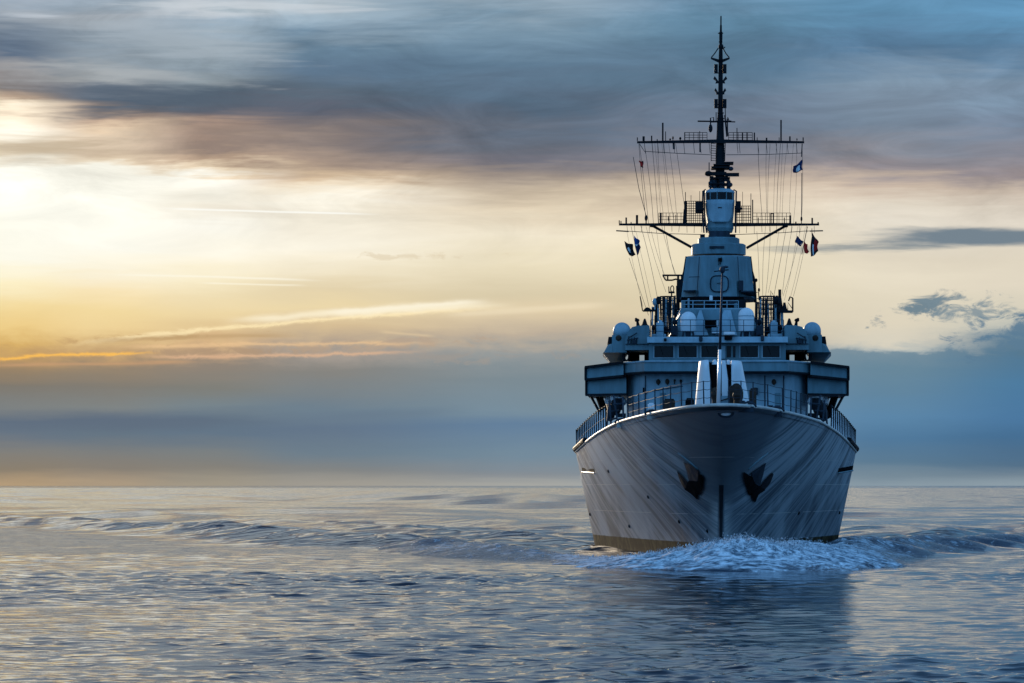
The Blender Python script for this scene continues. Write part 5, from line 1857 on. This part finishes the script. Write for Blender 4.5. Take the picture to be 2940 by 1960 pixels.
# ------------------------------------------------------------------ the foaming bow wave
RIDGE = [  # crest x, y, height, front width, back width, foam cover
    (-14.0, 352, 0.10, 5, 4, 0.02), (-8.5, 329, 0.12, 5.5, 4, 0.12), (-4.2, 308, 0.70, 7, 4, 0.46), (-0.3, 291, 0.80, 6, 4, 0.44),
    (4.5, 277, 0.32, 3.5, 3.5, 0.55), (8.2, 264, 0.50, 6, 4, 0.74), (11.5, 258, 1.15, 9, 5, 0.96), (15.2, 256, 1.92, 10, 6, 1.02),
    (18.3, 259, 1.55, 9, 5, 0.99), (20.6, 265, 1.52, 8, 5, 0.86), (24.0, 278, 1.05, 5.5, 4, 0.70), (28.2, 292, 0.80, 6, 4, 0.46),
    (34.0, 309, 0.50, 6, 4, 0.38), (40.5, 327, 0.42, 5.5, 4, 0.36), (48.5, 347, 0.36, 5, 4, 0.36), (58, 372, 0.1, 5, 4, 0.10)]


def spline(pts, n):
    pts = np.array(pts, float)
    out = []
    m = len(pts) - 1
    for j in np.linspace(0, m - 1e-6, n):
        i = int(j)
        t = j - i
        p0, p1, p2, p3 = pts[max(i - 1, 0)], pts[i], pts[i + 1], pts[min(i + 2, m)]
        out.append(0.5 * ((2 * p1) + (p2 - p0) * t + (2 * p0 - 5 * p1 + 4 * p2 - p3) * t * t + (3 * p1 - p0 - 3 * p2 + p3) * t ** 3))
    return np.array(out)


def make_bow_wave():
    ns, nw = 1100, 56
    C = spline(RIDGE, ns)
    tan = np.gradient(C[:, :2], axis=0)
    tan /= np.linalg.norm(tan, axis=1)[:, None]
    nrm = np.stack([tan[:, 1], -tan[:, 0]], 1)          # towards the viewer
    us = np.concatenate([np.linspace(1, 0, 38) ** 1.0, np.linspace(0, -1, nw - 38 + 1)[1:]])
    V, foam, ARC, ACR = [], [], [], []
    arcs = np.concatenate([[0], np.cumsum(np.linalg.norm(np.diff(C[:, :2], axis=0), axis=1))])
    for i in range(ns):
        x, y, h, fw, bw, cov = C[i]
        wob = 1 + 0.25 * mnoise.noise(Vector((i * 0.035, 2.0, 0)))
        for u in us:
            w = fw * wob if u > 0 else bw
            lobes = mnoise.noise(Vector((x * 0.55, 7.0, 0.0))) * 0.5
            q = abs(u)
            prof = (1 - q ** 1.25) ** 1.5 if u > 0 else (1 - q * q) ** 1.6
            px_, py_ = x + nrm[i, 0] * u * w, y + nrm[i, 1] * u * w
            n = mnoise.fractal(Vector((px_ * 0.55, py_ * 0.22, 3.0)), 0.9, 2.1, 3)
            n2 = mnoise.fractal(Vector((arcs[i] * 1.5 + u * 0.8, u * w * 0.55, 9.0)), 0.8, 2.2, 5)
            n3 = mnoise.noise(Vector((arcs[i] * 4.5, u * w * 1.2, 1.0)))
            ed = max(0.0, 1 - q ** 3)
            z = h * prof * (1 + 0.20 * lobes + 0.16 * n) + cov * ed * (0.10 * n2 + 0.045 * n3) * (0.4 + h * 0.6)
            z += 0.07 - 0.40 * q ** 6
            V.append((px_, py_, z))
            ARC.append(arcs[i] + u * 0.9)
            ACR.append(u * w)
            f = cov * (1.05 - 0.75 * q ** 2.4) if u > 0 else cov * (1 - 0.45 * q)
            foam.append(f + 0.05 * n)
    mb_f = []
    for i in range(ns - 1):
        for j in range(nw - 1):
            a_ = i * nw + j
            mb_f.append((a_, a_ + 1, a_ + nw + 1, a_ + nw))
    # spray: torn flecks thrown off the crest
    nb = len(V)
    for k in range(6000):
        i = int(min(ns - 1, max(0, random.gauss(0.47, 0.10) * ns)))
        x, y, h, fw, bw, cov = C[i]
        if random.random() > cov * 1.05:
            continue
        u = random.gauss(0.0, 0.18)
        prof = (1 - abs(u) ** 1.25) ** 1.5
        w = fw if u > 0 else bw
        s = random.uniform(0.010, 0.030) * (1.6 if random.random() < 0.12 else 1)
        z = h * prof + abs(random.gauss(0, 0.12)) * (0.3 + h * 0.7) + 0.05
        cxx, cyy = x + nrm[i, 0] * u * w, y + nrm[i, 1] * u * w
        o = len(V)
        el_ = random.uniform(1.0, 2.6)
        for dxx, dyy, dzz in ((1, 0, 0), (-1, 0, 0), (0, 1, 0), (0, -1, 0), (0, 0, el_), (0, 0, -el_)):
            V.append((cxx + dxx * s, cyy + dyy * s, z + dzz * s))
            foam.append(1.6)
            ARC.append(arcs[i])
            ACR.append(u * w)
        for t_ in ((0, 2, 4), (2, 1, 4), (1, 3, 4), (3, 0, 4), (2, 0, 5), (1, 2, 5), (3, 1, 5), (0, 3, 5)):
            mb_f.append(tuple(o + q for q in t_))
    Va = np.array(V)
    wz, _, _ = waves(Va[:, 0], Va[:, 1], np.full(len(Va), 2.2))
    Va[:, 2] += wz + feather_height(Va[:, 0], Va[:, 1])
    V = [tuple(v) for v in Va]
    me = bpy.data.meshes.new('bow_wave')
    me.from_pydata(V, [], mb_f)
    at = me.attributes.new('foam', 'FLOAT', 'POINT')
    at.data.foreach_set('value', np.array(foam, np.float32))
    for nm, arr in (('arc', ARC), ('across', ACR)):
        at = me.attributes.new(nm, 'FLOAT', 'POINT')
        at.data.foreach_set('value', np.array(arr, np.float32))
    me.polygons.foreach_set('use_smooth', [True] * len(me.polygons))
    me.materials.append(m_foam)
    me.update()
    o = bpy.data.objects.new('bow_wave', me)
    COL.objects.link(o)
    tag(o, 'white foaming bow wave rolling away on both sides of the warship stem', 'foam', kind='stuff')


make_bow_wave()
